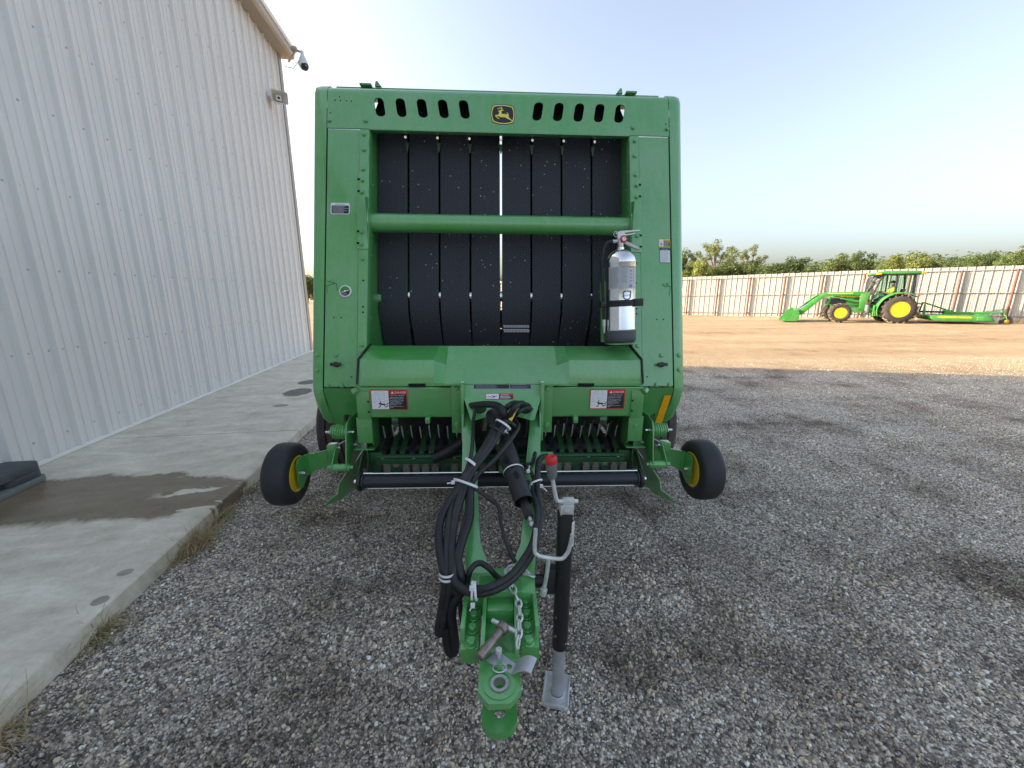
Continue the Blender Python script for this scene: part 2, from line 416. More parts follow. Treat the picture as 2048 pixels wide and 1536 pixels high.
def concrete_mat():
    m, t, b = new_mat('concrete'); p = obj_co(t)
    sep = nd(t, 'ShaderNodeSeparateXYZ'); t.links.new(p, sep.inputs[0]); X = sep.outputs[0]; Y = sep.outputs[1]
    streak = noi(t, mapping(t, p, (1.0, 2.6, 1.0), (0, 0, R(-24))), 2.0, 7, .72, .6); n1 = noi(t, p, 6, 6, .7); n2 = noi(t, p, 55, 4, .6)
    k = mth(t, 'ADD', mth(t, 'MULTIPLY', streak, .5), mth(t, 'ADD', mth(t, 'MULTIPLY', n1, .35), mth(t, 'MULTIPLY', n2, .15)))
    c = ramp(t, k, [(.30, (.37, .325, .245)), (.42, (.56, .506, .40)), (.55, (.71, .650, .53)), (.66, (.85, .80, .685))]).outputs[0]
    # wet run-off from the wall to the slab edge
    wob = mth(t, 'MULTIPLY', mth(t, 'SUBTRACT', noi(t, mapping(t, p, (2.4, 1.2, 1)), 1.4, 6, .62), .5), .42)
    yy = mth(t, 'ADD', Y, wob)
    lim = mth(t, 'ADD', -7.30, mth(t, 'MULTIPLY', mth(t, 'MULTIPLY', X, X), -.055))
    a1 = ramp(t, mth(t, 'ADD', mth(t, 'MULTIPLY', mth(t, 'SUBTRACT', lim, yy), 12.0), .5), [(.2, 0.0), (.75, 1.0)]).outputs[0]
    a2 = ramp(t, mth(t, 'ADD', mth(t, 'MULTIPLY', mth(t, 'ADD', yy, 8.05), 9.0), .5), [(.1, 0.0), (.8, 1.0)]).outputs[0]
    hole = ramp(t, noi(t, mapping(t, p, (1.1, 3.4, 1)), 3.2, 3, .5), [(.56, 0.0), (.58, 1.0)]).outputs[0]
    right = ramp(t, mth(t, 'MULTIPLY', X, .5), [(.66, 0.0), (.74, 1.0)]).outputs[0]
    wet = mth(t, 'MULTIPLY', mth(t, 'MULTIPLY', a1, a2), mth(t, 'SUBTRACT', 1.0, mth(t, 'MULTIPLY', hole, right)))
    c = mixc(t, wet, c, mixc(t, 1.0, c, (.31, .26, .205), 'MULTIPLY'))
    # round tar patches and small oil spots
    for (sx, sy, rx, ry, dk) in SPOTS:
        q = mth(t, 'SQRT', mth(t, 'ADD', mth(t, 'POWER', mth(t, 'DIVIDE', mth(t, 'SUBTRACT', X, sx), rx), 2.0), mth(t, 'POWER', mth(t, 'DIVIDE', mth(t, 'SUBTRACT', Y, sy), ry), 2.0)))
        q = mth(t, 'ADD', q, mth(t, 'MULTIPLY', mth(t, 'SUBTRACT', n1, .5), .5))
        f = ramp(t, mth(t, 'MULTIPLY', q, .5), [(.47, dk), (.53, 0.0)]).outputs[0]
        c = mixc(t, f, c, (.065, .062, .062))
    t.links.new(c, b.inputs['Base Color'])
    rr = ramp(t, mth(t, 'MULTIPLY', wet, mth(t, 'ADD', .55, n1)), [(0, .85), (1, .22)]); t.links.new(rr.outputs[0], b.inputs['Roughness'])
    bump(t, b, mth(t, 'ADD', n2, n1), .25, .006); MATS['concrete'] = m
SPOTS = [(1.25, -4.55, .19, .25, .8), (1.17, -3.85, .15, .18, .8), (1.30, -5.3, .10, .06, .6), (1.807, -8.64, .036, .030, .5), (1.845, -8.85, .034, .034, .6)]
concrete_mat()

def panel_mat(name, col, warm=.04):
    m, t, b = new_mat(name); p = obj_co(t)
    n1 = noi(t, p, .8, 4); n2 = noi(t, mapping(t, p, (6, 6, .35)), 1.5, 5, .6); n3 = noi(t, p, 260, 2)
    k = mth(t, 'ADD', mth(t, 'MULTIPLY', n1, .4), mth(t, 'MULTIPLY', n2, .6))
    c = ramp(t, k, [(.3, tuple(x * .90 for x in col)), (.7, tuple(min(1, x * 1.06) for x in col))]).outputs[0]
    c = mixc(t, 1.0, c, ramp(t, n3, [(.3, .93), (.7, 1.05)]).outputs[0], 'MULTIPLY')
    t.links.new(c, b.inputs['Base Color']); b.inputs['Roughness'].default_value = .48; bump(t, b, n2, .06, .004); MATS[name] = m
panel_mat('wall_metal', (.72, .70, .67)); panel_mat('fence_metal', (.42, .40, .36))

# ---- ground sheet
xs = [-400, -150, -60, -30, -15, -8, -4, 0, 3, 6, 9, 12, 14, 16, 18, 20, 22, 24, 26, 30, 40, 60, 120, 400]
ys = [-60, -20, -8, -3, 0, 2, 4, 6, 8, 9, 10, 11, 12, 13, 14, 15, 16, 18, 20, 24, 28, 34, 50, 90, 200, 600]
g = MB().grid([[Vector((x, y, ground_z(x, y))) for x in xs] for y in ys])
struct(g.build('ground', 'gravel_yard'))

# ---- gravel: individual stones scattered over the near yard (uncountable)
def gravel():
    m, t, b = new_mat('pebble')
    oi = nd(t, 'ShaderNodeObjectInfo')
    c = ramp(t, oi.outputs['Random'], [(0, (0.097, 0.084, 0.072)), (.22, (0.263, 0.233, 0.193)), (.55, (0.509, 0.451, 0.371)), (.78, (0.738, 0.649, 0.525)), (.89, (0.807, 0.618, 0.413)), (.92, (0.900, 0.900, 0.733)), (1.0, (0.900, 0.900, 0.900))]).outputs[0]
    p = pos(t)
    c = mixc(t, 1.0, c, ramp(t, noi(t, p, 120, 3), [(.3, .75), (.7, 1.15)]).outputs[0], 'MULTIPLY')
    pt = noi(t, mapping(t, p, (.8, .5, 1), (0, 0, R(-28))), 2.0, 6, .66); track = noi(t, mapping(t, p, (.10, 1.1, 1), (0, 0, R(14))), 1.5, 4, .6)
    pr_ = ramp(t, mth(t, 'ADD', mth(t, 'MULTIPLY', pt, .62), mth(t, 'MULTIPLY', track, .38)), [(.39, (.46, .42, .39)), (.46, (.82, .795, .77)), (.51, (1.0, 1.0, 1.0)), (.62, (1.16, 1.16, 1.16))])
    c = mixc(t, 1.0, c, pr_.outputs[0], 'MULTIPLY')
    t.links.new(c, b.inputs['Base Color']); b.inputs['Roughness'].default_value = .7; b.inputs['Specular IOR Level'].default_value = .35
    MATS['pebble'] = m
    mb = MB(); dens = []
    n = 40; rows = []
    for j in range(n + 1):
        y = .55 + (9.2 - .55) * (j / n) ** 1.5
        e = Vector((1.93, (y - BY), 0)); xl = BX + (1.93 + (y - BY) * .1045) / .9945 * 1.0 + 0.0
        xl = BX + (1.93 - math.sin(BROT) * (y - BY)) / math.cos(BROT) if False else (BM @ Vector((1.93, (y - BY) / math.cos(BROT) * 1.0, 0))).x
        xr = 1.35 * y + .9
        rows.append([Vector((xl + (xr - xl) * i / 30, y, .001)) for i in range(31)])
    mb.grid(rows); me = mb.data('gravel', 'pebble')
    at = me.attributes.new('density', 'FLOAT', 'POINT')
    for i, v in enumerate(me.vertices):
        y = max(v.co.y, .8); at.data[i].value = 8500 * (1.6 / y) ** 1.7 if y > 1.6 else 8500
    o = link('gravel', me); stuff(o); o['label'] = 'loose grey gravel stones covering the yard'
    ng = bpy.data.node_groups.new('scatter_gravel', 'GeometryNodeTree')
    ng.interface.new_socket('Geometry', in_out='INPUT', socket_type='NodeSocketGeometry'); ng.interface.new_socket('Geometry', in_out='OUTPUT', socket_type='NodeSocketGeometry')
    N = ng.nodes; L = ng.links
    gi = N.new('NodeGroupInput'); go = N.new('NodeGroupOutput')
    ds = N.new('GeometryNodeDistributePointsOnFaces'); ds.distribute_method = 'RANDOM'
    na = N.new('GeometryNodeInputNamedAttribute'); na.data_type = 'FLOAT'; na.inputs[0].default_value = 'density'
    L.new(gi.outputs[0], ds.inputs['Mesh']); L.new(na.outputs['Attribute'], ds.inputs['Density'])
    ic = N.new('GeometryNodeMeshIcoSphere'); ic.inputs['Radius'].default_value = 1.0; ic.inputs['Subdivisions'].default_value = 2
    sp = N.new('GeometryNodeSetPosition'); nz = N.new('ShaderNodeTexNoise'); nz.inputs['Scale'].default_value = .9
    vm = N.new('ShaderNodeVectorMath'); vm.operation = 'SUBTRACT'; vm.inputs[1].default_value = (.5, .5, .5)
    vs = N.new('ShaderNodeVectorMath'); vs.operation = 'SCALE'; vs.inputs['Scale'].default_value = 1.3
    L.new(nz.outputs['Color'], vm.inputs[0]); L.new(vm.outputs[0], vs.inputs[0]); L.new(ic.outputs[0], sp.inputs[0]); L.new(vs.outputs[0], sp.inputs['Offset'])
    sm = N.new('GeometryNodeSetMaterial'); sm.inputs['Material'].default_value = m; L.new(sp.outputs[0], sm.inputs[0])
    io = N.new('GeometryNodeInstanceOnPoints'); L.new(ds.outputs['Points'], io.inputs['Points']); L.new(sm.outputs[0], io.inputs['Instance'])
    rv = N.new('FunctionNodeRandomValue'); rv.data_type = 'FLOAT_VECTOR'; rv.inputs[0].default_value = (0, 0, 0); rv.inputs[1].default_value = (6.28, 6.28, 6.28)
    L.new(rv.outputs[0], io.inputs['Rotation'])
    rs = N.new('FunctionNodeRandomValue'); rs.data_type = 'FLOAT'; rs.inputs[2].default_value = 0.0; rs.inputs[3].default_value = 1.0; rs.inputs['Seed'].default_value = 5
    pw = N.new('ShaderNodeMath'); pw.operation = 'POWER'; pw.inputs[1].default_value = 4.5; L.new(rs.outputs[1], pw.inputs[0])
    ml = N.new('ShaderNodeMath'); ml.operation = 'MULTIPLY_ADD'; ml.inputs[1].default_value = .0070; ml.inputs[2].default_value = .0030; L.new(pw.outputs[0], ml.inputs[0])
    ps = N.new('GeometryNodeInputPosition'); zn = N.new('ShaderNodeTexNoise'); zn.inputs['Scale'].default_value = 1.7; zn.inputs['Detail'].default_value = 4; L.new(ps.outputs[0], zn.inputs['Vector'])
    mr = N.new('ShaderNodeMapRange'); mr.inputs[1].default_value = .35; mr.inputs[2].default_value = .65; mr.inputs[3].default_value = .68; mr.inputs[4].default_value = 1.22; L.new(zn.outputs[0], mr.inputs[0])
    mz = N.new('ShaderNodeMath'); mz.operation = 'MULTIPLY'; L.new(ml.outputs[0], mz.inputs[0]); L.new(mr.outputs[0], mz.inputs[1])
    rk = N.new('FunctionNodeRandomValue'); rk.data_type = 'FLOAT_VECTOR'; rk.inputs[0].default_value = (.9, .75, .5); rk.inputs[1].default_value = (1.4, 1.1, .85); rk.inputs['Seed'].default_value = 9
    vk = N.new('ShaderNodeVectorMath'); vk.operation = 'SCALE'; L.new(rk.outputs[0], vk.inputs[0]); L.new(mz.outputs[0], vk.inputs['Scale']); L.new(vk.outputs[0], io.inputs['Scale'])
    L.new(io.outputs[0], go.inputs[0])
    md = o.modifiers.new('scatter', 'NODES'); md.node_group = ng
gravel()

# ---- concrete apron along the shed (slabs with open joints)
slab_root = None
y_j = [3.2, -6.36, -14.5]
MATS_slab = MATS['concrete']
pav = bpy.data.objects.new('pavement', None); COL.objects.link(pav); pav.location = (BX, BY, 0); pav.rotation_euler = (0, 0, BROT); struct(pav)
for a, b_ in zip(y_j[:-1], y_j[1:]):
    mb = MB(); n = 60; rows_t = []
    ya, yb = a - .007, b_ + .007
    edge = []
    for i in range(n + 1):
        y = ya + (yb - ya) * i / n
        edge.append((1.90 + .010 * noise.noise(Vector((y * 2.3, 3.1, 0))) + .005 * noise.noise(Vector((y * 9, 1.1, 0))), y))
    rows = []
    for x, y in edge:
        rows.append([Vector((-.15, y, -.05)), Vector((-.15, y, .1)), Vector((x - .03, y, .1)), Vector((x - .012, y, .0975)), Vector((x - .003, y, .089)), Vector((x + .002 + .006 * noise.noise(Vector((y * 5, 7, 0))), y, .05)), Vector((x + .004, y, -.05))])
    mb.grid(rows)
    k = len(rows[0])
    for rw in (rows[0], rows[-1]): mb.add(rw, [tuple(range(k))])
    mb.build('concrete_slab', 'concrete', pav)

# ---- metal shed
shed = thing('metal_shed', 'tall white ribbed metal shed with beige eave trim at the left', 'building', (BX, BY, 0), BROT)
PW = .9144; NP = 17; Z0, Z1 = .14, 6.70
def panel_profile():
    pr = []
    for r in range(3):
        y = -r * .3048
        pr += [(0, y - .000), (0, y - .008), (.038, y - .024), (.038, y - .056), (0, y - .074)]
        for q in (.145, .230): pr += [(0, y - q), (.008, y - q - .006), (.008, y - q - .016), (0, y - q - .022)]
    pr.append((0, -PW + .0015)); return pr
prof = panel_profile()
pm = MB(); pm.grid([[Vector((x, y, z)) for x, y in prof] for z in (Z0, Z1)])
pme = pm.data('wall_panel', 'wall_metal', smooth=12)
for i in range(NP): link('wall_panel', pme, shed, (0, -.16 - i * PW, 0))
L_ = .16 + NP * PW
mb = MB().box(-.02, .050, -.115, .012, .12, 6.72); mb.build('corner_trim', 'trim_tan', shed, bevel=.004)
mb = MB().box(-.005, .048, -.152, -.117, .12, 6.60); mb.build('corner_shade_strip', 'trim_grey', shed)  # added dark strip standing in for the shaded recess beside the trim
mb = MB().box(-.03, .036, -L_, -.156, .104, .139); mb.build('base_trim', 'trim_white', shed, bevel=.003)
mb = MB().box(-.018, -.006, -L_, -.02, .12, 6.6); mb.build('wall_liner', 'trim_grey', shed)
mb = MB().box(-.01, .25, -L_, .10, 6.60, 6.63); mb.build('soffit', 'trim_grey', shed)
mb = MB().prism([(.252, .1, 6.595), (.30, .1, 6.62), (.315, .1, 6.72), (.275, .1, 6.72), (.275, .1, 6.74), (.25, .1, 6.74)], (0, -L_ - .1, 0)); mb.build('gutter', 'trim_tan', shed, bevel=.006)
mb = MB().prism([(.24, .12, 6.745), (.33, .12, 6.735), (.345, .12, 6.80), (.24, .12, 6.83)], (0, -L_ - .12, 0)); mb.build('eave_trim', 'trim_white', shed, bevel=.004)
mb = MB().prism([(.24, .13, 6.75), (.24, .13, 6.82), (-9.0, .13, 7.60), (-18.2, .13, 6.82), (-18.2, .13, 6.75), (-9.0, .13, 7.53)], (0, -L_ - .14, 0)); mb.build('roof', 'trim_white', shed)
mb = MB().prism([(-.03, -.05, .02), (-17.9, -.05, .02), (-17.9, -.05, 6.74), (-9, -.05, 7.5), (-.03, -.05, 6.74)], (0, .03, 0)); mb.build('end_wall', 'wall_metal', shed)
mb = MB().prism([(-.03, -L_ + .05, .02), (-17.9, -L_ + .05, .02), (-17.9, -L_ + .05, 6.74), (-9, -L_ + .05, 7.5), (-.03, -L_ + .05, 6.74)], (0, .03, 0)); mb.build('end_wall', 'wall_metal', shed)
mb = MB().box(-17.95, -17.9, -L_, 0, 0, 6.74); mb.build('back_wall', 'wall_metal', shed)
# screws in rows along the girts
mb = MB()
for zi, z in enumerate((.30, 1.05, 1.75, 2.45, 3.15, 3.85, 4.55, 5.25, 5.95, 6.45)):
    for i in range(NP * 3):
        y = -.16 - i * .3048 - (.098 if zi % 3 else .118) - .01 * ((i * 7 + zi * 3) % 3)
        if y < -L_ + .05: break
        mb.cyl((0, y, z), (.003, y, z), .011, 8); mb.cyl((.003, y, z), (.008, y, z), .006, 6)
        if zi % 2: mb.cyl((.0, y + .135, z), (.003, y + .135, z), .010, 8)
stuff(mb.build('screws', 'galvanised', shed))

# ---- security camera on its arm at the shed corner
def rel(px): return px
c0 = Vector((-4.20, 10.02, 6.58)); c1 = Vector((-3.95, 9.74, 6.39)); cc = Vector((-3.90, 9.68, 6.36))
sc = thing('security_camera', 'white dome security camera hanging from an arm off the shed eave', 'camera', (cc.x, cc.y, cc.z))
def l(v): return Vector(v) - cc
mb = MB().tube([l(c0), l(c1), l(cc)], .026, 10); mb.cyl(l(c0) - Vector((.02, -.02, -.01)), l(c0) + Vector((.03, -.03, -.015)), .06, 12); mb.build('arm', 'trim_tan', sc)
mb = MB().tube([Vector((-.56, .62, .12)), l(c0) + Vector((.05, -.05, -.06))], .02, 8); mb.tube([l((-4.5, 10.2, 6.34)), Vector((-.35, .34, -.135)), Vector((-.04, .05, -.05))], .008, 6); mb.build('bracket', 'trim_tan', sc)
mb = MB().lathe([(.03, .02), (.035, -.05), (.045, -.07), (.085, -.16), (.10, -.20), (.10, -.235), (.0, -.236)], (0, 0, 0), (0, 0, 1), 20); mb.build('housing', 'white_plastic', sc)
mb = MB(); mb.sphere((0, 0, -.235), .088, 20, rings=12); mb.build('dome', 'white_plastic', sc)
mb = MB(); mb.sphere((.030, -.018, -.262), .078, 18, rings=10); mb.build('lens_window', 'roller_black', sc)
mb = MB(); mb.sphere((.070, -.060, -.268), .026, 12); mb.build('lens', 'grey_plastic', sc)

# ---- horn loudspeaker on the corner trim
hp = Vector((-4.40, 9.50, 5.44))
hn = thing('horn_loudspeaker', 'beige square horn loudspeaker bolted to the shed corner', 'loudspeaker', hp, R(38))
def sq(w, h, y, r=.02): return [Vector((x, y, z)) for x, z in rrect(-w / 2, -h / 2, w / 2, h / 2, min(r, w * .3))]
mb = MB(); rings = [sq(.30, .21, -.10, .03), sq(.315, .225, -.105, .03), sq(.315, .225, -.085, .03), sq(.20, .14, .04), sq(.12, .10, .10), sq(.12, .10, .17), sq(.02, .02, .175, .005)]
for a, b_ in zip(rings[:-1], rings[1:]):
    n = len(a); mb.add(a + b_, [(i, (i + 1) % n, n + (i + 1) % n, n + i) for i in range(n)])
ins = [sq(.30, .21, -.10, .03), sq(.19, .13, .02), sq(.14, .10, .05)]
for a, b_ in zip(ins[:-1], ins[1:]):
    n = len(a); mb.add(a + b_, [(i, (i + 1) % n, n + (i + 1) % n, n + i) for i in range(n)])
mb.add(ins[-1], [tuple(range(n))]); mb.build('horn', 'cream_plastic', hn, smooth=30)
mb = MB().box(-.05, .05, -.03, .04, -.05, .05); mb.cyl((0, -.032, 0), (0, -.03, 0), .025, 14, 1); mb.build('driver_unit', ['cream_plastic', 'hole_black'], hn, bevel=.006)
mb = MB().box(-.23, -.17, .06, .09, -.10, .10); mb.box(-.21, -.06, .06, .085, -.02, .02); mb.build('bracket', 'cream_plastic', hn, bevel=.004)

# ---- equipment base on the slab by the wall
eb = thing('equipment_base', 'dark grey plastic equipment base on a pad against the shed wall', 'equipment base', BM @ Vector((.17, -7.75, .1)), BROT)
def rbox(mb, x0, x1, y0, y1, z0, z1, r, m=0): mb.prism([(x, y, z0) for x, y in rrect(x0, y0, x1, y1, r, 6)], (0, 0, z1 - z0), m)
mb = MB(); rbox(mb, -.13, .175, -.62, .46, 0, .045, .08); mb.build('pad', 'pad_grey', eb, bevel=.012)
mb = MB(); rbox(mb, -.125, .155, -.60, .445, .10, .165, .07); mb.build('top_tray', 'dark_grey_plastic', eb, bevel=.01)
mb = MB()
for y0, y1 in ((-.60, -.32), (-.18, .05), (.18, .44)): rbox(mb, -.12, .15, y0, y1, .045, .10, .05)
mb.box(-.12, .10, -.55, .40, .045, .10); mb.build('feet_block', 'dark_grey_plastic', eb, bevel=.006)

# ---- dry grass tufts along the slab edge
simple('dry_grass', (.40, .30, .16), rough=.8, var=.35, scale=40); simple('green_grass', (.26, .25, .10), rough=.7, var=.4, scale=40)
def tuft(loc, n, h, spread, label, lean, green=.3, seed=1):
    r_ = random.Random(seed); mb = MB()
    for i in range(n):
        a = r_.uniform(0, 6.28); d0 = r_.uniform(0, spread * .5); p0 = Vector((d0 * math.cos(a) * lean[0], d0 * math.sin(a) * lean[1], 0))
        b_ = r_.uniform(0, 6.28); ln = h * r_.uniform(.4, 1.15); tilt = r_.uniform(.3, 1.35)
        d = Vector((math.cos(b_) * math.sin(tilt) * lean[0], math.sin(b_) * math.sin(tilt) * lean[1], math.cos(tilt)))
        s_ = Vector((-d.y, d.x, 0)); s_ = s_.normalized() * r_.uniform(.0016, .0034) if s_.length > 1e-3 else Vector((.002, 0, 0))
        prev = None; q = p0.copy()
        for k in range(5):
            wd = s_ * (1 - k / 4.6); ring = [q - wd, q + wd]
            if prev: mb.add(prev + ring, [(0, 1, 3, 2)], 1 if r_.random() < green else 0)
            prev = ring; d = (d + Vector((r_.uniform(-.15, .15), r_.uniform(-.15, .15), -.28))).normalized(); q = q + d * ln / 4; q.z = max(q.z, .006)
    o = mb.build('grass_tuft', ['dry_grass', 'green_grass'], None, merge=False); o.location = loc
    tag(o, label, 'grass tuft', 'dry grass tufts along the slab edge')
tuft((-1.89, 1.64, 0), 330, .17, .16, 'greenish dry grass tuft spilling over the slab edge, second from the bottom', (1, 1), .45, 1)
tuft((-1.90, 2.30, 0), 480, .18, .30, 'flattened straw coloured grass clump at the slab edge below the wet stain', (.6, 1.3), .05, 2)
tuft((-1.80, 1.16, 0), 130, .20, .22, 'brown dry grass clump at the bottom left corner of the picture', (1, 1), .05, 3)
tuft((-1.96, 2.62, 0), 190, .17, .25, 'sparse dry grass wisps at the slab edge beside the wet stain', (.7, 1.2), .2, 4)
tuft((-2.03, 3.05, 0), 70, .13, .22, 'few dry grass blades at the slab edge near the left gauge wheel', (.6, 1.2), .2, 5)
# ================================================================== FENCE
FX, FY = 13.158, 27.92; FT = Vector((.779, -.627, 0)).normalized(); FROT = math.atan2(FT.y, FT.x)
fence = thing('metal_fence', 'long pale ribbed metal fence with rust red posts and grey rails', 'fence', (FX, FY, 0), FROT)
FM = Matrix.Translation((FX, FY, 0)) @ Matrix.Rotation(FROT, 4, 'Z')      # local +x along the fence, local -y towards the camera
def fz(s): q = FM @ Vector((s, 0, 0)); return ground_z(q.x, q.y) - .06 + .04 * sstep(-5, 5, s)
pf = []
for r in range(3):
    x = r * .3048
    pf += [(x, 0), (x + .012, 0), (x + .030, -.032), (x + .060, -.032), (x + .078, 0)]
    for q in (.145, .225): pf += [(x + q, 0), (x + q + .008, -.006), (x + q + .026, -.006), (x + q + .034, 0)]
pf.append((.9129, 0))
me = MB().grid([[Vector((x, y, z)) for x, y in pf] for z in (0.02, 2.62)]).data('fence_panel', 'fence_metal', smooth=12)
for i in range(-34, 26): link('fence_panel', me, fence, (i * .9144, .045, fz(i * .9144 + .45)), (0, 0, 0))
mp = MB().cyl((0, 0, -.2), (0, 0, 2.46), .043, 12).data('post', 'rust_post')
for k in range(-17, 13): link('post', mp, fence, (.25 + k * 1.825, -.085, fz(.25 + k * 1.825)))
for h in (.26, 1.36, 2.44):
    for k in range(-17, 12):
        a = .25 + k * 1.825; b_ = a + 1.825
        MB().tube([(a + .002, -.008, fz(a) + h), (b_ - .002, -.008, fz(b_) + h)], .024, 8).build('rail', 'trim_grey', fence)

# dry weeds and litter along the foot of the fence
def weeds():
    r_ = random.Random(77); mb = MB()
    for i in range(2600):
        s_ = r_.uniform(-12, 21); q = FM @ Vector((s_, -.12 - abs(r_.gauss(0, .35 + .5 * sstep(8, 16, s_))), 0)); z = ground_z(q.x, q.y); h = r_.uniform(.04, .16) * (1 + sstep(8, 16, s_)); a = r_.uniform(0, 6.28)
        if noise.noise(Vector((s_ * .8, 2, 0))) < -.1: continue
        d = Vector((math.cos(a) * .7, math.sin(a) * .7, 1)) * h; w_ = Vector((-math.sin(a), math.cos(a), 0)) * .010
        mb.add([Vector((q.x, q.y, z)) - w_, Vector((q.x, q.y, z)) + w_, Vector((q.x, q.y, z)) + d], [(0, 1, 2)], 0 if r_.random() < .8 else 1)
    o = mb.build('dry_weeds', ['dry_grass', 'green_grass'], None, merge=False); stuff(o); o['label'] = 'dry weeds along the foot of the metal fence'
weeds()

# ================================================================== TREES
def leaf_mat(name, a, b_):
    m, t, bs = new_mat(name); p = pos(t)
    n = noi(t, p, .9, 3, .6); n2 = noi(t, p, 7, 2)
    c = ramp(t, mth(t, 'ADD', mth(t, 'MULTIPLY', n, .6), mth(t, 'MULTIPLY', n2, .4)), [(.35, a), (.65, b_)]).outputs[0]
    t.links.new(c, bs.inputs['Base Color']); bs.inputs['Roughness'].default_value = .6; bs.inputs['Specular IOR Level'].default_value = .3
    tl = nd(t, 'ShaderNodeBsdfTranslucent'); t.links.new(c, tl.inputs[0]); mx = nd(t, 'ShaderNodeMixShader'); mx.inputs[0].default_value = .45
    t.links.new(bs.outputs[0], mx.inputs[1]); t.links.new(tl.outputs[0], mx.inputs[2]); t.links.new(mx.outputs[0], t.nodes['Material Output'].inputs[0]); MATS[name] = m
leaf_mat('leaf_mid', (.10, .14, .042), (.21, .25, .080)); leaf_mat('leaf_dark', (.066, .10, .038), (.14, .18, .062))
leaf_mat('leaf_yellow', (.18, .21, .045), (.32, .34, .09)); leaf_mat('leaf_olive', (.16, .18, .06), (.28, .29, .11))
def tree(x, y, h, w_, kind, label, seed):
    r_ = random.Random(seed); z0 = ground_z(x, y) - .1
    root = thing('tree', label, 'tree', (x, y, z0), 0, 'trees beyond the fence')
    wood = MB(); leaves = MB(); tips = []
    lean = Vector((.5, 0, 0)) if kind == 'w' else Vector((r_.uniform(-.12, .12), r_.uniform(-.1, .1), 0))
    th = h * (.5 if kind in 'aw' else .32)
    P = [Vector((0, 0, 0))]
    for k in range(1, 5): P.append(Vector((lean.x * th * (k / 4) ** 2 + r_.uniform(-.1, .1), lean.y * th * k / 4, th * k / 4)))
    wood.tube(P, .1, 8, radii=[.035 * h * q for q in (.75, .62, .52, .45)])
    nb = {'a': 9, 'w': 9}.get(kind, 11)
    for k in range(nb):
        a = 6.28 * k / nb + r_.uniform(-.3, .3); u = r_.uniform(.35, 1) if kind not in 'aw' else r_.uniform(.6, 1)
        s_ = P[0].lerp(P[-1], u); top = Vector((math.cos(a) * w_ * r_.uniform(.35, .95), math.sin(a) * w_ * r_.uniform(.35, .9), h * r_.uniform(.45 if kind not in 'aw' else .6, .93)))
        if kind == 'w': top.x = abs(top.x) * 1.3 + h * .12 * r_.random(); top += lean * h * .25
        if k == 0: top = Vector((lean.x * h * .6, 0, h * .95))
        mid = s_.lerp(top, .5) + Vector((0, 0, .06 * h)); wood.tube([s_, mid, top], .03, 5, radii=[.012 * h, .008 * h, .004 * h])
        tips += [(top, 1.0), (mid.lerp(top, .5), .85)]
        for q in range(2):
            e = mid.lerp(top, r_.uniform(.2, .8)) + Vector((r_.uniform(-1, 1), r_.uniform(-1, 1), r_.uniform(-.2, .7))) * w_ * .38
            wood.tube([mid.lerp(top, .3), e], .02, 4, radii=[.005 * h, .003 * h]); tips.append((e, .8))
    if kind not in 'aw':
        for k in range(16):
            a = r_.uniform(0, 6.28); q = math.sqrt(r_.random()); tips.append((Vector((math.cos(a) * w_ * q, math.sin(a) * w_ * q, h * r_.uniform(.16, .62))), 1.0))
    big = {'a': .17, 'w': .15}.get(kind, .24) * (w_ + .3) * 1.05; cnt = {'a': 105, 'w': 80}.get(kind, 150); ls = .105 if kind in 'aw' else .13
    for c, sc_ in tips:
        rx = big * sc_ * r_.uniform(.75, 1.25); stretch = Vector((1.7, .8, .6)) if kind == 'w' else Vector((1.1, 1.1, .85))
        for q in range(int(cnt * sc_)):
            d = Vector((r_.gauss(0, 1), r_.gauss(0, 1), r_.gauss(0, 1))); d.normalize(); d *= rx * (r_.random() ** .4)
            p = c + Vector((d.x * stretch.x, d.y * stretch.y, d.z * stretch.z))
            if p.z < .2: continue
            n = (d.normalized() + Vector((r_.gauss(0, .6), r_.gauss(0, .6), .5 + r_.gauss(0, .5)))).normalized(); ux, uy, _ = frame_from(n); s1 = ls * r_.uniform(.6, 1.5)
            a = r_.uniform(0, 3.14); e1 = (ux * math.cos(a) + uy * math.sin(a)) * s1; e2 = (uy * math.cos(a) - ux * math.sin(a)) * s1 * .6
            leaves.add([p - e1, p - e2 * .9, p + e1, p + e2], [(0, 1, 2, 3)], 0 if r_.random() < .75 else 1)
    wood.build('trunk', 'bark', root)
    mats = {'d': ['leaf_dark', 'leaf_mid'], 'y': ['leaf_yellow', 'leaf_mid'], 'a': ['leaf_olive', 'leaf_mid'], 'm': ['leaf_mid', 'leaf_dark'], 'w': ['leaf_mid', 'leaf_olive']}[kind]
    cr = leaves.data('crown', mats, merge=False); link('crown', cr, root)
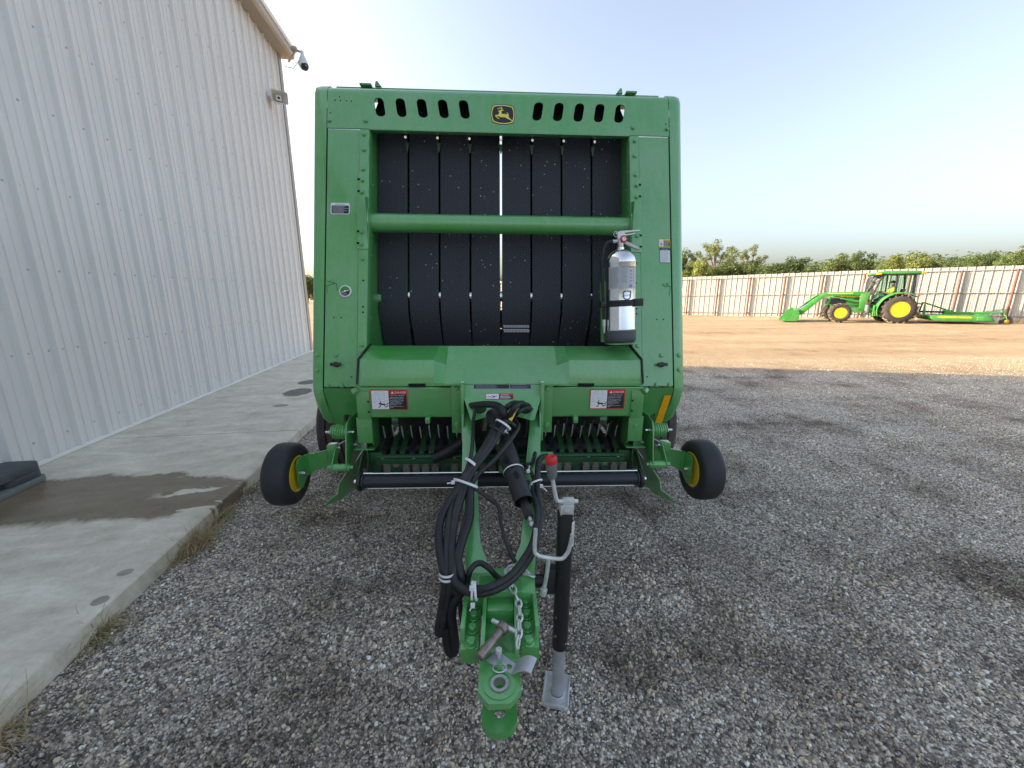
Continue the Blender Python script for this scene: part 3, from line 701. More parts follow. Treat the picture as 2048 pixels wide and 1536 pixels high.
TREES = [
 (33.8, 72.0, 8.8, 2.5, 'd', 'dark green tree partly hidden by the right edge of the baler'),
 (29.9, 59.3, 6.1, 2.5, 'y', 'low yellow-green bushy tree just right of the baler'),
 (36.1, 65.9, 9.8, 3.2, 'a', 'tallest open crowned tree with sky gaps at the left of the treeline'),
 (35.0, 61.3, 7.2, 3.1, 'm', 'rounded mid green tree in front of the tallest open tree'),
 (42.4, 67.6, 9.3, 2.9, 'a', 'open crowned tree right of the tallest one, its trunk showing'),
 (37.0, 59.0, 5.4, 3.5, 'm', 'broad low green tree below the second open crowned tree'),
 (45.8, 63.0, 6.8, 2.7, 'd', 'dark rounded tree standing alone above the fence left of the tractor bucket'),
 (75.6, 95.8, 7.0, 3.9, 'd', 'small distant dark tree in the dip of the treeline above the loader'),
 (57.8, 66.7, 7.5, 3.7, 'm', 'wide mid green tree above the tractor hood'),
 (64.6, 70.7, 8.4, 2.4, 'd', 'dark peaked tree above the front of the tractor cab'),
 (78.2, 80.3, 7.3, 4.0, 'm', 'low green tree directly above the tractor cab'),
 (64.5, 62.3, 7.4, 3.4, 'y', 'full yellow-green tree behind the rear of the cab roof'),
 (71.6, 66.1, 7.5, 1.9, 'a', 'thin open tree right of the yellow-green tree behind the cab'),
 (97.2, 84.8, 8.2, 5.2, 'd', 'far dark wooded clump above the mower'),
 (89.6, 74.7, 7.8, 4.0, 'm', 'mid green tree above the tail end of the mower'),
 (86.8, 69.8, 8.4, 3.2, 'd', 'dark tree left of the wind-swept tree'),
 (92.4, 72.0, 10.1, 2.9, 'w', 'tall wind-swept tree leaning right at the right edge of the picture'),
 (84.0, 63.6, 7.4, 3.2, 'm', 'rounded green tree at the far right below the wind-swept tree'),
 (-28.3, 63.3, 4.0, 2.2, 'm', 'tree glimpsed between the shed corner and the left edge of the baler'),
]
for i, a in enumerate(TREES): tree(*a, seed=100 + i)
# far-off wood: one mass of foliage on a low rise behind the single trees
def far_wood():
    r_ = random.Random(5); mb = MB()
    for k in range(800):
        s_ = r_.uniform(-.62, 1); px_ = 22 + 108 * s_; py_ = 100 - 6 * s_ + r_.uniform(-6, 8); hh = 7.4 - 4.2 * sstep(.0, .25, -s_) + 2.6 * sstep(.25, 1, s_) + 2.6 * noise.noise(Vector((px_ * .13, 0, 3))) + 1.2 * noise.noise(Vector((px_ * .5, 0, 7)))
        for q in range(90):
            p = Vector((px_ + r_.gauss(0, 1.9), py_ + r_.gauss(0, 1.4), max(.3, hh * (r_.random() ** .6) + r_.gauss(0, .25))))
            ux, uy, _ = frame_from(Vector((r_.gauss(0, 1), r_.gauss(-.4, 1), .8 + r_.random()))); s1 = r_.uniform(.18, .42)
            mb.add([p - ux * s1, p - uy * s1 * .6, p + ux * s1, p + uy * s1 * .6], [(0, 1, 2, 3)], 0 if r_.random() < .6 else 1)
    o = mb.build('far_woodland', ['leaf_dark', 'leaf_mid'], None, merge=False); stuff(o); o['label'] = 'far woodland forming a low green band behind the fence'
far_wood()

# ================================================================== TRACTOR (local +x forward, +y its left side, facing the camera)
TR = Vector((19.53, 19.19, .085)); THEAD = R(150.9)
tr = thing('tractor', 'green cab tractor with yellow wheels and front loader parked along the fence', 'tractor', TR, THEAD)
G = 'tractor_green'
def xz(poly, y0, y1, m=0, mb=None): return (mb or MB()).prism([(x, y0, z) for x, z in poly], (0, y1 - y0, 0), m)
def wheel(parent, x, y, rad, wd, rim, lugs, side):
    w_ = MB(); h = wd / 2; 
    w_.lathe([(rim, -h * .8), (rim + .02, -h * .95), (rad * .84, -h), (rad * .91, -h * .8), (rad * .925, 0), (rad * .91, h * .8), (rad * .84, h), (rim + .02, h * .95), (rim, h * .8)], (x, y, rad), (0, 1, 0), 40, closed=True)
    for k in range(lugs):
        for s_ in (-1, 1):
            a = 2 * math.pi * (k + (.5 if s_ > 0 else 0)) / lugs; pts = []
            for t_, yy in ((0, 0.02), (1, .98)):
                for rr in (rad * .89, rad):
                    for da in (-.045, .045):
                        aa = a + t_ * .22 + da * (1.25 if rr < rad else .8); pts.append(Vector((x + rr * math.sin(aa), y + s_ * yy * h, rad + rr * math.cos(aa))))
            w_.add(pts, [(0, 1, 3, 2), (4, 6, 7, 5), (0, 4, 5, 1), (2, 3, 7, 6), (0, 2, 6, 4), (1, 5, 7, 3)], 1)
    ty = w_.build('wheel', ['field_tyre', 'tyre_lug'], parent, smooth=50)
    rm = MB(); s_ = side
    rm.lathe([(rim + .01, s_ * h * .85), (rim * .93, s_ * h * .75), (rim * .90, s_ * h * .2), (rim * .84, s_ * h * .05)], (x, y, rad), (0, 1, 0), 32)
    rm.lathe([(rim * .84, s_ * h * .045), (rim * .5, s_ * h * .18), (rim * .30, s_ * h * .3), (rim * .22, s_ * h * .55), (0, s_ * h * .58)], (x, y, rad), (0, 1, 0), 32, 1)
    rm.lathe([(rim + .012, -s_ * h * .85), (rim * .9, -s_ * h * .5), (0, -s_ * h * .3)], (x, y, rad), (0, 1, 0), 24)
    rm.build('rim', ['yellow_paint', 'rim_dish' if rad > .6 else 'yellow_paint'], ty)
    lg = MB()
    for k in range(8):
        a = 2 * math.pi * k / 8; lg.cyl((x + rim * .4 * math.cos(a), y + s_ * h * .2, rad + rim * .4 * math.sin(a)), (x + rim * .4 * math.cos(a), y + s_ * h * .36, rad + rim * .4 * math.sin(a)), .02, 6)
    for k in range(3):
        a = 2 * math.pi * k / 3 + .5; c_ = Vector((x + rim * .80 * math.cos(a), y + s_ * h * .26, rad + rim * .80 * math.sin(a))); lg.box(-.10, .10, -.02, .04, -.03, .03, 1, Matrix.Translation(c_) @ Matrix.Rotation(-a - 1.57, 4, 'Y'))
    lg.build('wheel_bolts', ['field_tyre', 'rubber_belt_plain'], ty)
for s_ in (1, -1):
    wheel(tr, 0, s_ * .72, .69, .44, .36, 18, s_)
    wheel(tr, 2.19, s_ * .70, .475, .30, .26, 16, s_)
MB().box(-.25, 2.45, -.22, .22, .48, .86).build('chassis', 'green_dark', tr, bevel=.03)
MB().cyl((2.19, -.6, .47), (2.19, .6, .47), .08, 10).build('front_axle', 'green_dark', tr)
MB().cyl((0, -.6, .69), (0, .6, .69), .14, 12).build('rear_axle', 'green_dark', tr)
xz([(1.02, .86), (1.02, 1.42), (1.5, 1.45), (2.35, 1.36), (2.62, 1.22), (2.68, .95), (2.68, .82), (1.9, .80)], -.30, .30).build('hood', G, tr, bevel=.05)
for s_ in (1, -1):
    xz([(1.95, .92), (2.60, .90), (2.55, 1.16), (1.95, 1.24)], s_ * .302, s_ * .315).build('side_grille', 'black_plastic', tr, bevel=.005)
    xz([(1.15, 1.02), (1.62, 1.02), (1.62, 1.22), (1.15, 1.24)], s_ * .302, s_ * .36).build('side_screen', 'black_plastic', tr, bevel=.01)
    xz([(1.10, 1.30), (2.1, 1.29), (2.3, 1.24), (2.1, 1.255), (1.10, 1.265)], s_ * .302, s_ * .308).build('hood_stripe', 'print_yellow', tr)
MB().box(2.66, 2.70, -.22, .22, .9, 1.18).build('nose_grille', 'black_plastic', tr, bevel=.01)
e = MB().tube([(1.30, .36, 1.30), (1.30, .36, 2.02), (1.27, .36, 2.16), (1.20, .36, 2.20)], .045, 12); e.cyl((1.30, .36, 1.35), (1.30, .36, 1.9), .065, 14); e.build('exhaust_stack', 'rusty_steel', tr)
# cab
for s_ in (1, -1):
    MB().tube([(1.06, s_ * .58, .80), (1.02, s_ * .60, 1.3), (.86, s_ * .62, 2.0), (.74, s_ * .62, 2.31)], .038, 8).build('front_pillar', 'black_paint', tr)
    MB().tube([(.22, s_ * .64, 1.34), (.24, s_ * .64, 1.9), (.27, s_ * .62, 2.31)], .034, 8).build('door_pillar', 'black_paint', tr)
    MB().tube([(-.46, s_ * .60, 1.34), (-.43, s_ * .60, 1.9), (-.38, s_ * .60, 2.31)], .045, 8).build('rear_pillar', 'black_paint', tr)
    xz([(1.02, 1.0), (.86, 2.0), (.74, 2.30), (.28, 2.30), (.24, 1.35), (.45, .95)], s_ * .628, s_ * .632).build('door_glass', 'cab_glass', tr)
    xz([(.22, 1.40), (.26, 2.30), (-.38, 2.30), (-.44, 1.40)], s_ * .628, s_ * .632).build('side_glass', 'cab_glass', tr)
    fd = MB(); rows = []
    for i in range(15):
        a = R(-22 + 158 * i / 14); rr = .80 if i < 12 else .82; rows.append([Vector((.02 + rr * math.cos(a) * 1.02, s_ * yy, .69 + rr * math.sin(a) + dz)) for yy, dz in ((.50, .0), (.90, 0.0), (.95, -.03), (.95, -.06))])
    fd.grid(rows); o = fd.build('fender', G, tr); o.modifiers.new('t', 'SOLIDIFY').thickness = .02
    MB().box(-.66, -.60, s_ * .70 - .06, s_ * .70 + .06, 1.28, 1.38).build('tail_light', 'red_lens', tr, bevel=.01)
MB().box(1.0, 1.05, -.6, .6, 1.36, 1.42).build('cowl', 'black_paint', tr, bevel=.01)
MB().prism([(.76, -.60, 2.30), (.87, -.60, 2.0), (1.02, -.58, 1.42), (1.02, .58, 1.42), (.87, .60, 2.0), (.76, .60, 2.30)], (.004, 0, .001)).build('windscreen', 'cab_glass', tr)
xz([(-.62, 2.33), (-.60, 2.41), (-.45, 2.46), (.70, 2.47), (.98, 2.42), (1.06, 2.36), (1.04, 2.33)], -.72, .72).build('roof', G, tr, bevel=.03)
xz([(-.64, 2.28), (-.64, 2.33), (1.06, 2.33), (1.06, 2.28)], -.70, .70).build('roof_liner', 'black_paint', tr, bevel=.01)
for s_ in (1, -1):
    MB().box(.86, 1.06, s_ * .70 - .05, s_ * .70 + .05, 2.30, 2.38).build('front_lamp', 'amber', tr, bevel=.015)
    MB().box(-.70, -.56, s_ * .70 - .05, s_ * .70 + .05, 2.30, 2.38).build('rear_lamp', 'orange_lens', tr, bevel=.015)
MB().box(-.45, 1.0, -.55, .55, .82, .88).build('cab_floor', 'black_plastic', tr)
sm = MB().box(-.10, .38, -.24, .24, 1.02, 1.16); sm.prism([(-.16, -.22, 1.1), (-.08, -.22, 1.1), (-.22, -.22, 1.66), (-.30, -.22, 1.62)], (0, .44, 0)); sm.build('seat', 'seat_dark', tr, bevel=.04)
MB().lathe([(.19, -.012), (.205, 0), (.19, .012), (.178, 0)], (.74, 0, 1.50), (-.5, 0, .86), 24, closed=True).build('steering_wheel', 'black_plastic', tr)
MB().tube([(.76, 0, 1.48), (.92, 0, 1.0)], .05, 8).build('steering_column', 'cream_plastic', tr)
st = MB()
for z in (.36, .56): st.box(.60, .92, .62, .80, z, z + .03)
st.box(.60, .63, .62, .80, .34, .86); st.box(.89, .92, .62, .80, .34, .86); st.build('step', G, tr, bevel=.005)
MB().cyl((1.10, .50, .42), (1.10, .50, .88), .10, 14).build('fuel_filter_can', 'grey_plastic', tr)
MB().box(1.13, 1.17, .54, .58, .92, 1.02).build('valve_knob', 'red_plastic', tr, bevel=.015)
MB().tube([(-.45, -.3, .75), (-.95, -.32, .50)], .03, 6).build('lift_arm', 'green_dark', tr)
MB().tube([(-.45, .3, .75), (-.95, .32, .50)], .03, 6).build('lift_arm', 'green_dark', tr)
MB().tube([(-.45, 0, 1.0), (-1.0, 0, .95)], .03, 8).build('top_link', 'green_dark', tr)
# loader
for s_ in (1, -1):
    y0, y1 = s_ * .46 - .035, s_ * .46 + .035
    arm = xz([(1.10, 1.36), (1.10, 1.50), (1.45, 1.52), (2.90, 1.46), (3.06, 1.38), (3.95, .42), (3.88, .30), (3.70, .34), (2.86, 1.26), (2.6, 1.31), (1.5, 1.36)], y0, y1).build('loader_arm', G, tr, bevel=.015)
    xz([(1.75, 1.455), (2.75, 1.43), (2.78, 1.40), (1.75, 1.42)], s_ * .46 + s_ * .036, s_ * .46 + s_ * .040).build('arm_decal', 'print_yellow', arm)
    xz([(1.20, .62), (1.42, .62), (1.46, 1.40), (1.08, 1.46)], y0 - .01 * s_, y1 + .01 * s_).build('loader_mast', G, tr, bevel=.015)
    MB().cyl((1.42, s_ * .46, 1.02), (2.2, s_ * .46, 1.18), .045, 10).build('lift_cylinder', G, tr)
    MB().cyl((2.2, s_ * .46, 1.18), (2.80, s_ * .46, 1.29), .022, 8).build('cylinder_rod', 'chrome', tr)
    MB().cyl((3.0, s_ * .40, 1.36), (3.5, s_ * .40, .92), .038, 8).build('bucket_cylinder', G, tr)
    MB().cyl((3.5, s_ * .40, .92), (3.98, s_ * .40, .50), .020, 8).build('cylinder_rod', 'chrome', tr)
MB().cyl((3.2, -.46, 1.05), (3.2, .46, 1.05), .05, 10).build('cross_tube', G, tr)
MB().cyl((1.3, -.5, .72), (1.3, .5, .72), .06, 10).build('mast_brace', G, tr)
bk = MB(); bp = [(3.92, .56), (3.86, .30), (3.88, .10), (4.0, .02), (4.55, .0)]
rows = [[Vector((x, y, z)) for y in (-.92, .92)] for x, z in bp]; bk.grid(rows)
for s_ in (-1, 1): bk.prism([(3.92, s_ * .92, .56), (3.86, s_ * .92, .30), (3.88, s_ * .92, .10), (4.0, s_ * .92, .02), (4.55, s_ * .92, .0), (4.2, s_ * .92, .52), (4.02, s_ * .92, .66)], (0, -s_ * .012, 0))
bk.add([(3.92, -.92, .56), (3.92, .92, .56), (4.02, .92, .66), (4.02, -.92, .66)], [(0, 1, 2, 3)])
o = bk.build('bucket', G, tr); o.modifiers.new('t', 'SOLIDIFY').thickness = .014

# ---- driver
def skinned(name, joints, edges, mat, parent, sub=2):
    me = bpy.data.meshes.new(name); me.from_pydata([j[:3] for j in joints], edges, []); me.materials.append(MATS[mat])
    o = link(name, me, parent)
    bm = bmesh.new(); bm.from_mesh(me); ly = bm.verts.layers.skin.verify(); bm.verts.ensure_lookup_table()
    for v, j in zip(bm.verts, joints):
        r_ = j[3]; v[ly].radius = (r_, r_) if not isinstance(r_, tuple) else r_
    bm.verts[0][ly].use_root = True; bm.to_mesh(me); bm.free()
    o.modifiers.new('s', 'SKIN').use_smooth_shade = True; sb = o.modifiers.new('d', 'SUBSURF'); sb.levels = sub; sb.render_levels = sub; return o
dp = Matrix.Translation(TR) @ Matrix.Rotation(THEAD, 4, 'Z') @ Vector((.12, 0, 1.16))
dv = thing('person', 'person in a yellow hi-vis shirt and jeans sitting in the tractor cab', 'person', dp, THEAD)
J = [(0, 0, .08, .14), (.0, 0, .32, (.17, .13)), (.02, 0, .50, (.18, .12)), (.04, 0, .60, .06), (.06, 0, .70, .095), (.07, 0, .80, .085),
     (.02, .20, .48, .065), (.12, .27, .24, .05), (.40, .20, .32, .04), (.52, .17, .36, .04), (.02, -.20, .48, .065), (.12, -.27, .24, .05), (.40, -.20, .32, .04), (.52, -.17, .36, .04),
     (.06, .10, .06, .09), (.44, .13, .10, .075), (.50, .13, -.24, .055), (.62, .13, -.27, .04), (.06, -.10, .06, .09), (.44, -.13, .10, .075), (.50, -.13, -.24, .055), (.62, -.13, -.27, .04)]
E_ = [(0, 1), (1, 2), (2, 3), (3, 4), (4, 5), (2, 6), (6, 7), (7, 8), (8, 9), (2, 10), (10, 11), (11, 12), (12, 13), (0, 14), (14, 15), (15, 16), (16, 17), (0, 18), (18, 19), (19, 20), (20, 21)]
skinned('body', J, E_, 'skin', dv)
skinned('shirt', [(0, 0, .10, .155), (0, 0, .32, (.185, .145)), (.02, 0, .50, (.19, .13)), (.02, .21, .48, .08), (.09, .26, .32, .068), (.02, -.21, .48, .08), (.09, -.26, .32, .068)], [(0, 1), (1, 2), (2, 3), (3, 4), (2, 5), (5, 6)], 'hi_vis', dv)
skinned('jeans', [(0, 0, .06, .15), (.06, .10, .06, .105), (.44, .13, .10, .09), (.50, .13, -.22, .068), (.06, -.10, .06, .105), (.44, -.13, .10, .09), (.50, -.13, -.22, .068)], [(0, 1), (1, 2), (2, 3), (0, 4), (4, 5), (5, 6)], 'denim', dv)
cp = MB().sphere((.06, 0, .81), .105, 14, sz=.75); cp.prism([(.12, -.08, .79), (.26, -.06, .775), (.26, .06, .775), (.12, .08, .79)], (0, 0, .012)); cp.build('cap', 'seat_dark', dv)

# ---- rotary mower behind the tractor
MW = Matrix.Translation(TR) @ Matrix.Rotation(THEAD, 4, 'Z') @ Vector((-1.2, 0, -.03))
mw = thing('rotary_mower', 'low green rotary mower with yellow stripe hitched behind the tractor', 'mower', MW, THEAD)
deck = xz([(0, .30), (.08, .46), (-.3, .50), (-1.75, .50), (-1.9, .44), (-2.05, .30), (-2.05, .24), (-.1, .24)], -.92, .92).build('deck', G, mw, bevel=.02)
xz([(-.12, .41), (-.3, .44), (-1.25, .44), (-1.30, .38), (-.3, .37)], .921, .926).build('deck_stripe', 'print_yellow', deck)
D = Decal((-.62, .9275, .395), (-1, 0, 0), (0, 0, 1)); D.text('JOHN DEERE', 0, 0, .045, 'print_black'); D.build('lettering', deck)
xz([(-1.45, .28), (-1.95, .28), (-1.85, .46), (-1.45, .46)], .921, .98).build('side_skid', G, mw, bevel=.01)
MB().box(-.95, -.65, -.16, .16, .50, .70).build('gearbox', G, mw, bevel=.02)
xz([(-.62, .52), (-.72, .62), (-2.55, .64), (-2.6, .60), (-1.9, .52)], -.10, .10).build('tail_boom', G, mw, bevel=.01)
for s_ in (1, -1):
    MB().tube([(.12, s_ * .34, .42), (.10, s_ * .12, 1.05)], .035, 6).build('hitch_frame', G, mw)
    MB().tube([(.10, s_ * .10, 1.03), (-.85, s_ * .10, .66)], .025, 6).build('hitch_brace', G, mw)
MB().cyl((.9, 0, .62), (-.66, 0, .60), .045, 10).build('drive_shaft', 'black_plastic', mw)
tw = MB().lathe([(.09, -.06), (.19, -.075), (.215, -.04), (.215, .04), (.19, .075), (.09, .06)], (-2.78, 0, .225), (0, 1, 0), 28, closed=True).build('tail_wheel', 'field_tyre', mw)
MB().lathe([(.10, -.05), (.03, -.02), (.03, .07), (.10, .05)], (-2.78, 0, .225), (0, 1, 0), 20).build('rim', 'yellow_paint', tw)
tf = MB()
for s_ in (1, -1): tf.tube([(-2.78, s_ * .10, .225), (-2.70, s_ * .10, .46), (-2.62, 0, .56)], .02, 6)
tf.cyl((-2.58, 0, .52), (-2.58, 0, .70), .04, 8); tf.build('wheel_fork', G, mw)
for i, k in enumerate(((-1.95, .60),)): MB().box(k[0], k[0] + .3, -.5, .5, .505, .53).build('deck_brace', G, mw)
# ================================================================== ROUND BALER (local x to the right, y away from the camera, z up)
bal = thing('round_baler', 'large green round baler standing on the gravel with its tongue towards the viewer', 'baler', (.028, 0, 0))
bal.rotation_euler = (0, R(.45), 0)
GP, GD, PG = 'green_paint', 'green_dark', 'pickup_green'
def yF(z): return 2.30 + .27 * (z - 1.06)
FN = Vector((0, -1, .27)).normalized(); FU = Vector((0, .27, 1)).normalized()
def fp(x, z, off=0.0): return Vector((x, yF(z), z)) + FN * off
def fv(z): return (z - 1.06) / FU.z          # distance along the sloping face
FM4 = Matrix((Vector((1, 0, 0)), FU, FN)).transposed().to_4x4(); FM4.translation = Vector((0, 2.30, 1.06))
def face_plate(outlines, z_off, thick, mb=None, m=0):
    """outlines in (x, z); plate on the sloping front, its outer side z_off proud of the face"""
    mb = mb or MB(); vs, fs = plate2d([[(x, fv(z)) for x, z in pl] for pl in outlines], thick)
    mb.add([FM4 @ (q + Vector((0, 0, z_off - thick))) for q in vs], fs, m); return mb
def skew(mb):
    for q in mb.v:
        if q.y < 2.25: q.x -= .0215 * (2.25 - q.y)
    return mb

# ---- header with louvre slots
slots = []
for s_ in (-1, 1):
    for k in range(5):
        c = s_ * (.222 + k * .1255); base = rrect(-.028, -.0555, .028, .0555, .024)
        slots.append([(c + x + s_ * z * .16, 2.632 + z) for x, z in base])
hd = face_plate([[(-1.030, 2.502), (1.030, 2.502), (1.030, 2.715), (-1.030, 2.715)]] + slots, 0.0, .006)
header = hd.build('header_panel', GP, bal, merge=True)
pr_ = []
for a in range(0, 91, 15):
    pr_.append((a, .06))
c0 = fp(0, 2.715); lip = []
for a in range(0, 100, 14):
    q = fp(0, 2.715) - FN * .05 + FN * (.05 * math.cos(R(a))) + FU * (.05 * math.sin(R(a))); lip.append(q)
lip.append(lip[-1] + Vector((0, .16, .012)))
mb = MB().grid([[Vector((x, q.y, q.z)) for q in lip] for x in (-1.030, -.5, 0, .5, 1.030)]); o = mb.build('header_lip', GP, bal); o.modifiers.new('t', 'SOLIDIFY').thickness = .005
mb = MB().box(-.785, .785, 0, .05, -.005, .0, 0, Matrix.Translation(fp(0, 2.502))); mb.build('header_flange', GP, bal, bevel=.001)
# small punched holes and notches in the header
mb = MB()
for x, z in ((-.985, 2.665), (-.955, 2.664), (-.92, 2.663), (-.89, 2.662), (-.96, 2.685), (-1.012, 2.59), (1.012, 2.575)): mb.cyl(fp(x, z, -.001), fp(x, z, .0007), .0042, 8)
stuff(mb.build('punched_holes', 'hole_black', bal))
# clips hanging below the header over each belt gap
for k in range(7):
    x = (k - 3) * .196
    cl = MB().prism([fp(x - .012, 2.505, -.12), fp(x + .012, 2.505, -.12), fp(x + .003, 2.455, -.135), fp(x - .003, 2.455, -.135)], (0, .004, 0)); c_ = cl.build('belt_guide', PG, bal)
    MB().cyl((x, yF(2.49) + .085, 2.488), (x, yF(2.49) + .075, 2.486), .008, 8).build('guide_bolt', 'chrome', c_)

# ---- bolts shared by all panels
def bolt_mesh(r, h, mat, wash=True):
    mb = MB(); 
    if wash: mb.cyl((0, 0, 0), (0, 0, h * .3), r * 1.25, 14)
    mb.cyl((0, 0, h * .3), (0, 0, h), r, 6, r2=r * .92); return mb.data('bolt', mat, bevel=r * .12, seg=1)
B_G = bolt_mesh(.0118, .011, GP); B_GS = bolt_mesh(.009, .008, GP); B_Z = bolt_mesh(.011, .013, 'chrome'); B_BIG = bolt_mesh(.0135, .014, GP)
FROTX = FN.to_track_quat('Z', 'Y').to_euler()
def bolt(me, p, n, parent=bal): return link('bolt', me, parent, p, Vector(n).to_track_quat('Z', 'Y').to_euler())

for s_ in (-1, 1):
    sx = lambda x: s_ * x
    # access panel and bolt column
    face_plate([[(sx(.842), 1.022), (sx(1.026), 1.022), (sx(1.026), 2.494), (sx(.842), 2.494)]], -.002, .005).build('side_panel', GP, bal)
    col = face_plate([[(sx(.785), 1.04), (sx(.838), 1.04), (sx(.838), 2.496), (sx(.785), 2.496)]], .004, .008).build('column_strip', GP, bal)
    # folded inner edge of the column
    mb = MB(); mb.grid([[fp(sx(.785), z, .004), fp(sx(.783), z, -.004), fp(sx(.783), z, -.045)] for z in (1.2, 2.49)]); o = mb.build('column_fold', GP, bal); o.modifiers.new('t', 'SOLIDIFY').thickness = .004
    # reinforcement plate mid column
    face_plate([[(sx(.779), 1.80), (sx(.846), 1.80), (sx(.846), 2.235), (sx(.779), 2.235)]], .010, .005).build('joint_plate', GP, bal, bevel=.0015)
    for z in (2.466, 2.376): bolt(B_G, fp(sx(.812), z, .004), FN)
    for z in (2.262,): bolt(B_G, fp(sx(.815), z, .004), FN)
    for z in (2.196, 2.127, 1.895, 1.828): 
        bolt(B_G, fp(sx(.818), z, .010), FN)
        MB().box(-.008, .008, -.006, .006, -.0005, .0005, 0, Matrix.Translation(fp(sx(.838), z + .004, .0108)) @ FROTX.to_matrix().to_4x4()).build('punch_slot', 'hole_black', bal)
    for z in (1.745, 1.255, 1.205, 1.06): bolt(B_G, fp(sx(.812), z, .004), FN)
    for z in (1.62, 1.47, 1.44):
        mb = MB().cyl(fp(sx(.808), z, .003), fp(sx(.808), z, .0046), .006, 8); mb.build('punch_slot', 'hole_black', bal)
    for x, z in ((.958, 1.20), (.925, 1.03), (1.005, 1.03)): bolt(B_G, fp(sx(x), z, -.002), FN)
    for x, z in ((.985, 1.615), (1.008, 1.618)): bolt(B_GS, fp(sx(x), z, -.002), FN)
    for x, z in ((1.018, 2.545), (.805, 2.548)): bolt(B_G, fp(sx(x), z, 0), FN)
    for x, z in ((.935, 1.41), (.975, 1.41), (.87, 1.075)): MB().cyl(fp(sx(x), z, -.004), fp(sx(x), z, -.0012), .0045, 8).build('punch_slot', 'hole_black', bal)
    # scribed service flap
    fl = MB(); P = [(.985, 1.60), (1.022, 1.605), (1.012, 1.545)] if s_ > 0 else [(1.015, 1.55), (1.02, 1.59), (.965, 1.605), (.958, 1.56)]
    for a, b_ in zip(P[:-1], P[1:]): fl.tube([fp(sx(a[0]), a[1], -.0018), fp(sx(b_[0]), b_[1], -.0018)], .0012, 4)
    fl.build('flap_seam', 'hole_black', bal)
    # black wing knob
    kb = MB().cyl(fp(sx(.955), 1.145, -.002), fp(sx(.955), 1.145, .022), .016, 12); kb.box(-.03, .03, -.009, .009, .012, .028, 0, Matrix.Translation(fp(sx(.955), 1.145)) @ FROTX.to_matrix().to_4x4()); kb.build('wing_knob', 'black_plastic', bal, bevel=.005)
    # outer shield: rounded front edge wrapping to the side
    prof2 = [(1.034, .012), (1.034, 0), (1.060, 0), (1.078, .004), (1.092, .013), (1.101, .028), (1.104, .05), (1.105, .30)]
    rows = []
    for z, dy, dx in ((.772, .092, -.030), (.80, .075, -.012), (.90, .032, 0), (.985, .004, 0), (1.02, 0, 0), (1.5, 0, 0), (2.0, 0, 0), (2.5, 0, 0), (2.715, 0, 0), (2.748, .012, -.002), (2.768, .040, -.004), (2.775, .085, -.006)):
        rows.append([Vector((sx(x + dx + (.017 * max(0, (z - 1) / 1.75) if x > 1.04 else 0)), yF(max(z, 1.0)) + dy + y, z)) for x, y in prof2])
    o = MB().grid(rows).build('outer_shield', GP, bal, smooth=50); o.modifiers.new('t', 'SOLIDIFY').thickness = .005
    rows = []
    for z, y0 in ((.98, yF(1.0) + .29), (1.5, yF(1.5) + .295), (2.0, yF(2) + .295), (2.5, yF(2.5) + .295), (2.72, yF(2.7) + .29), (2.775, yF(2.7) + .36)):
        rows.append([Vector((sx(1.1035 + .017 * max(0, (z - 1) / 1.75)), y0 + (4.25 - y0) * t_, z + (.08 * math.sin(t_ * 3.14) if z > 2.6 else 0))) for t_ in (0, .25, .5, .75, 1)])
    o = MB().grid(rows).build('side_shield', GP, bal, smooth=50); o.modifiers.new('t', 'SOLIDIFY').thickness = .005
    for z in (1.20, 1.115): bolt(B_G, Vector((sx(1.066), yF(z) - .001, z)), FN)
    MB().tube([fp(sx(1.031), 1.0, -.006), fp(sx(1.031), 2.62, -.006)], .004, 4).build('seam_gap', 'hole_black', bal)
    # lower panel, leaning back under the face, with the axle window
    lo = [(.846, 1.012), (1.030, 1.012), (1.030, .985), (1.005, .655), (.885, .655), (.875, .80), (.83, .80), (.815, .86)]
    def lp(x, z, off=0): return Vector((sx(x), yF(1.012) + (1.012 - z) * .34 - off, z + off * .3))
    vs, fs = plate2d([[(x, z) for x, z in lo], rrect(.905, .735, .955, .835, .015) if s_ < 0 else [(.905, .725), (.955, .725), (.958, .83), (.948, .835), (.898, .78)]], .005)
    mb = MB(); mb.add([lp(q.x, q.y, q.z - .004) for q in vs], fs); mb.build('lower_panel', GD, bal)
    mb = MB().box(sx(.80), sx(.846), yF(1.0) - .0, yF(1.0) + .05, .86, 1.03); mb.build('corner_post', GD, bal, bevel=.004)
    # chamber side wall
    rows = [[Vector((sx(.790), y, z)) for y, z in ((yF(z0) + .012, z0), (3.05, z0 + (.32 if z0 > 2.5 else 0)), (4.2, z0 + (.30 if z0 > 2.5 else 0)))] for z0 in (.78, 1.0, 1.6, 2.2, 2.52)]
    o = MB().grid(rows).build('chamber_wall', GD, bal); o.modifiers.new('t', 'SOLIDIFY').thickness = .006
    for z, y in ((2.30, 2.70), (2.19, 2.68), (1.77, 2.56), (1.745, 2.53), (1.40, 2.47)): bolt(B_GS, (sx(.787), y, z), (-s_, 0, 0))
    MB().cyl((sx(.787), 2.665, 2.27), (sx(.785), 2.665, 2.27), .009, 10).build('daylight_dot', 'print_white', bal)  # white disc painted as daylight through a hole, no opening cut
    # gusset and flange where the cross tube meets the wall
    MB().lathe([(.056, 0), (.088, 0), (.092, .004), (.088, .008), (.056, .010)], (sx(.785), 2.60, 1.963), (-s_, 0, 0), 28).build('tube_flange', GP, bal)
    MB().prism([(sx(.786), 2.50, 2.09), (sx(.786), 2.60, 2.10), (sx(.786), 2.70, 2.0), (sx(.786), 2.69, 1.86), (sx(.786), 2.56, 1.80), (sx(.786), 2.50, 1.83)], (-s_ * .004, 0, 0)).build('gusset', GP, bal, bevel=.001)

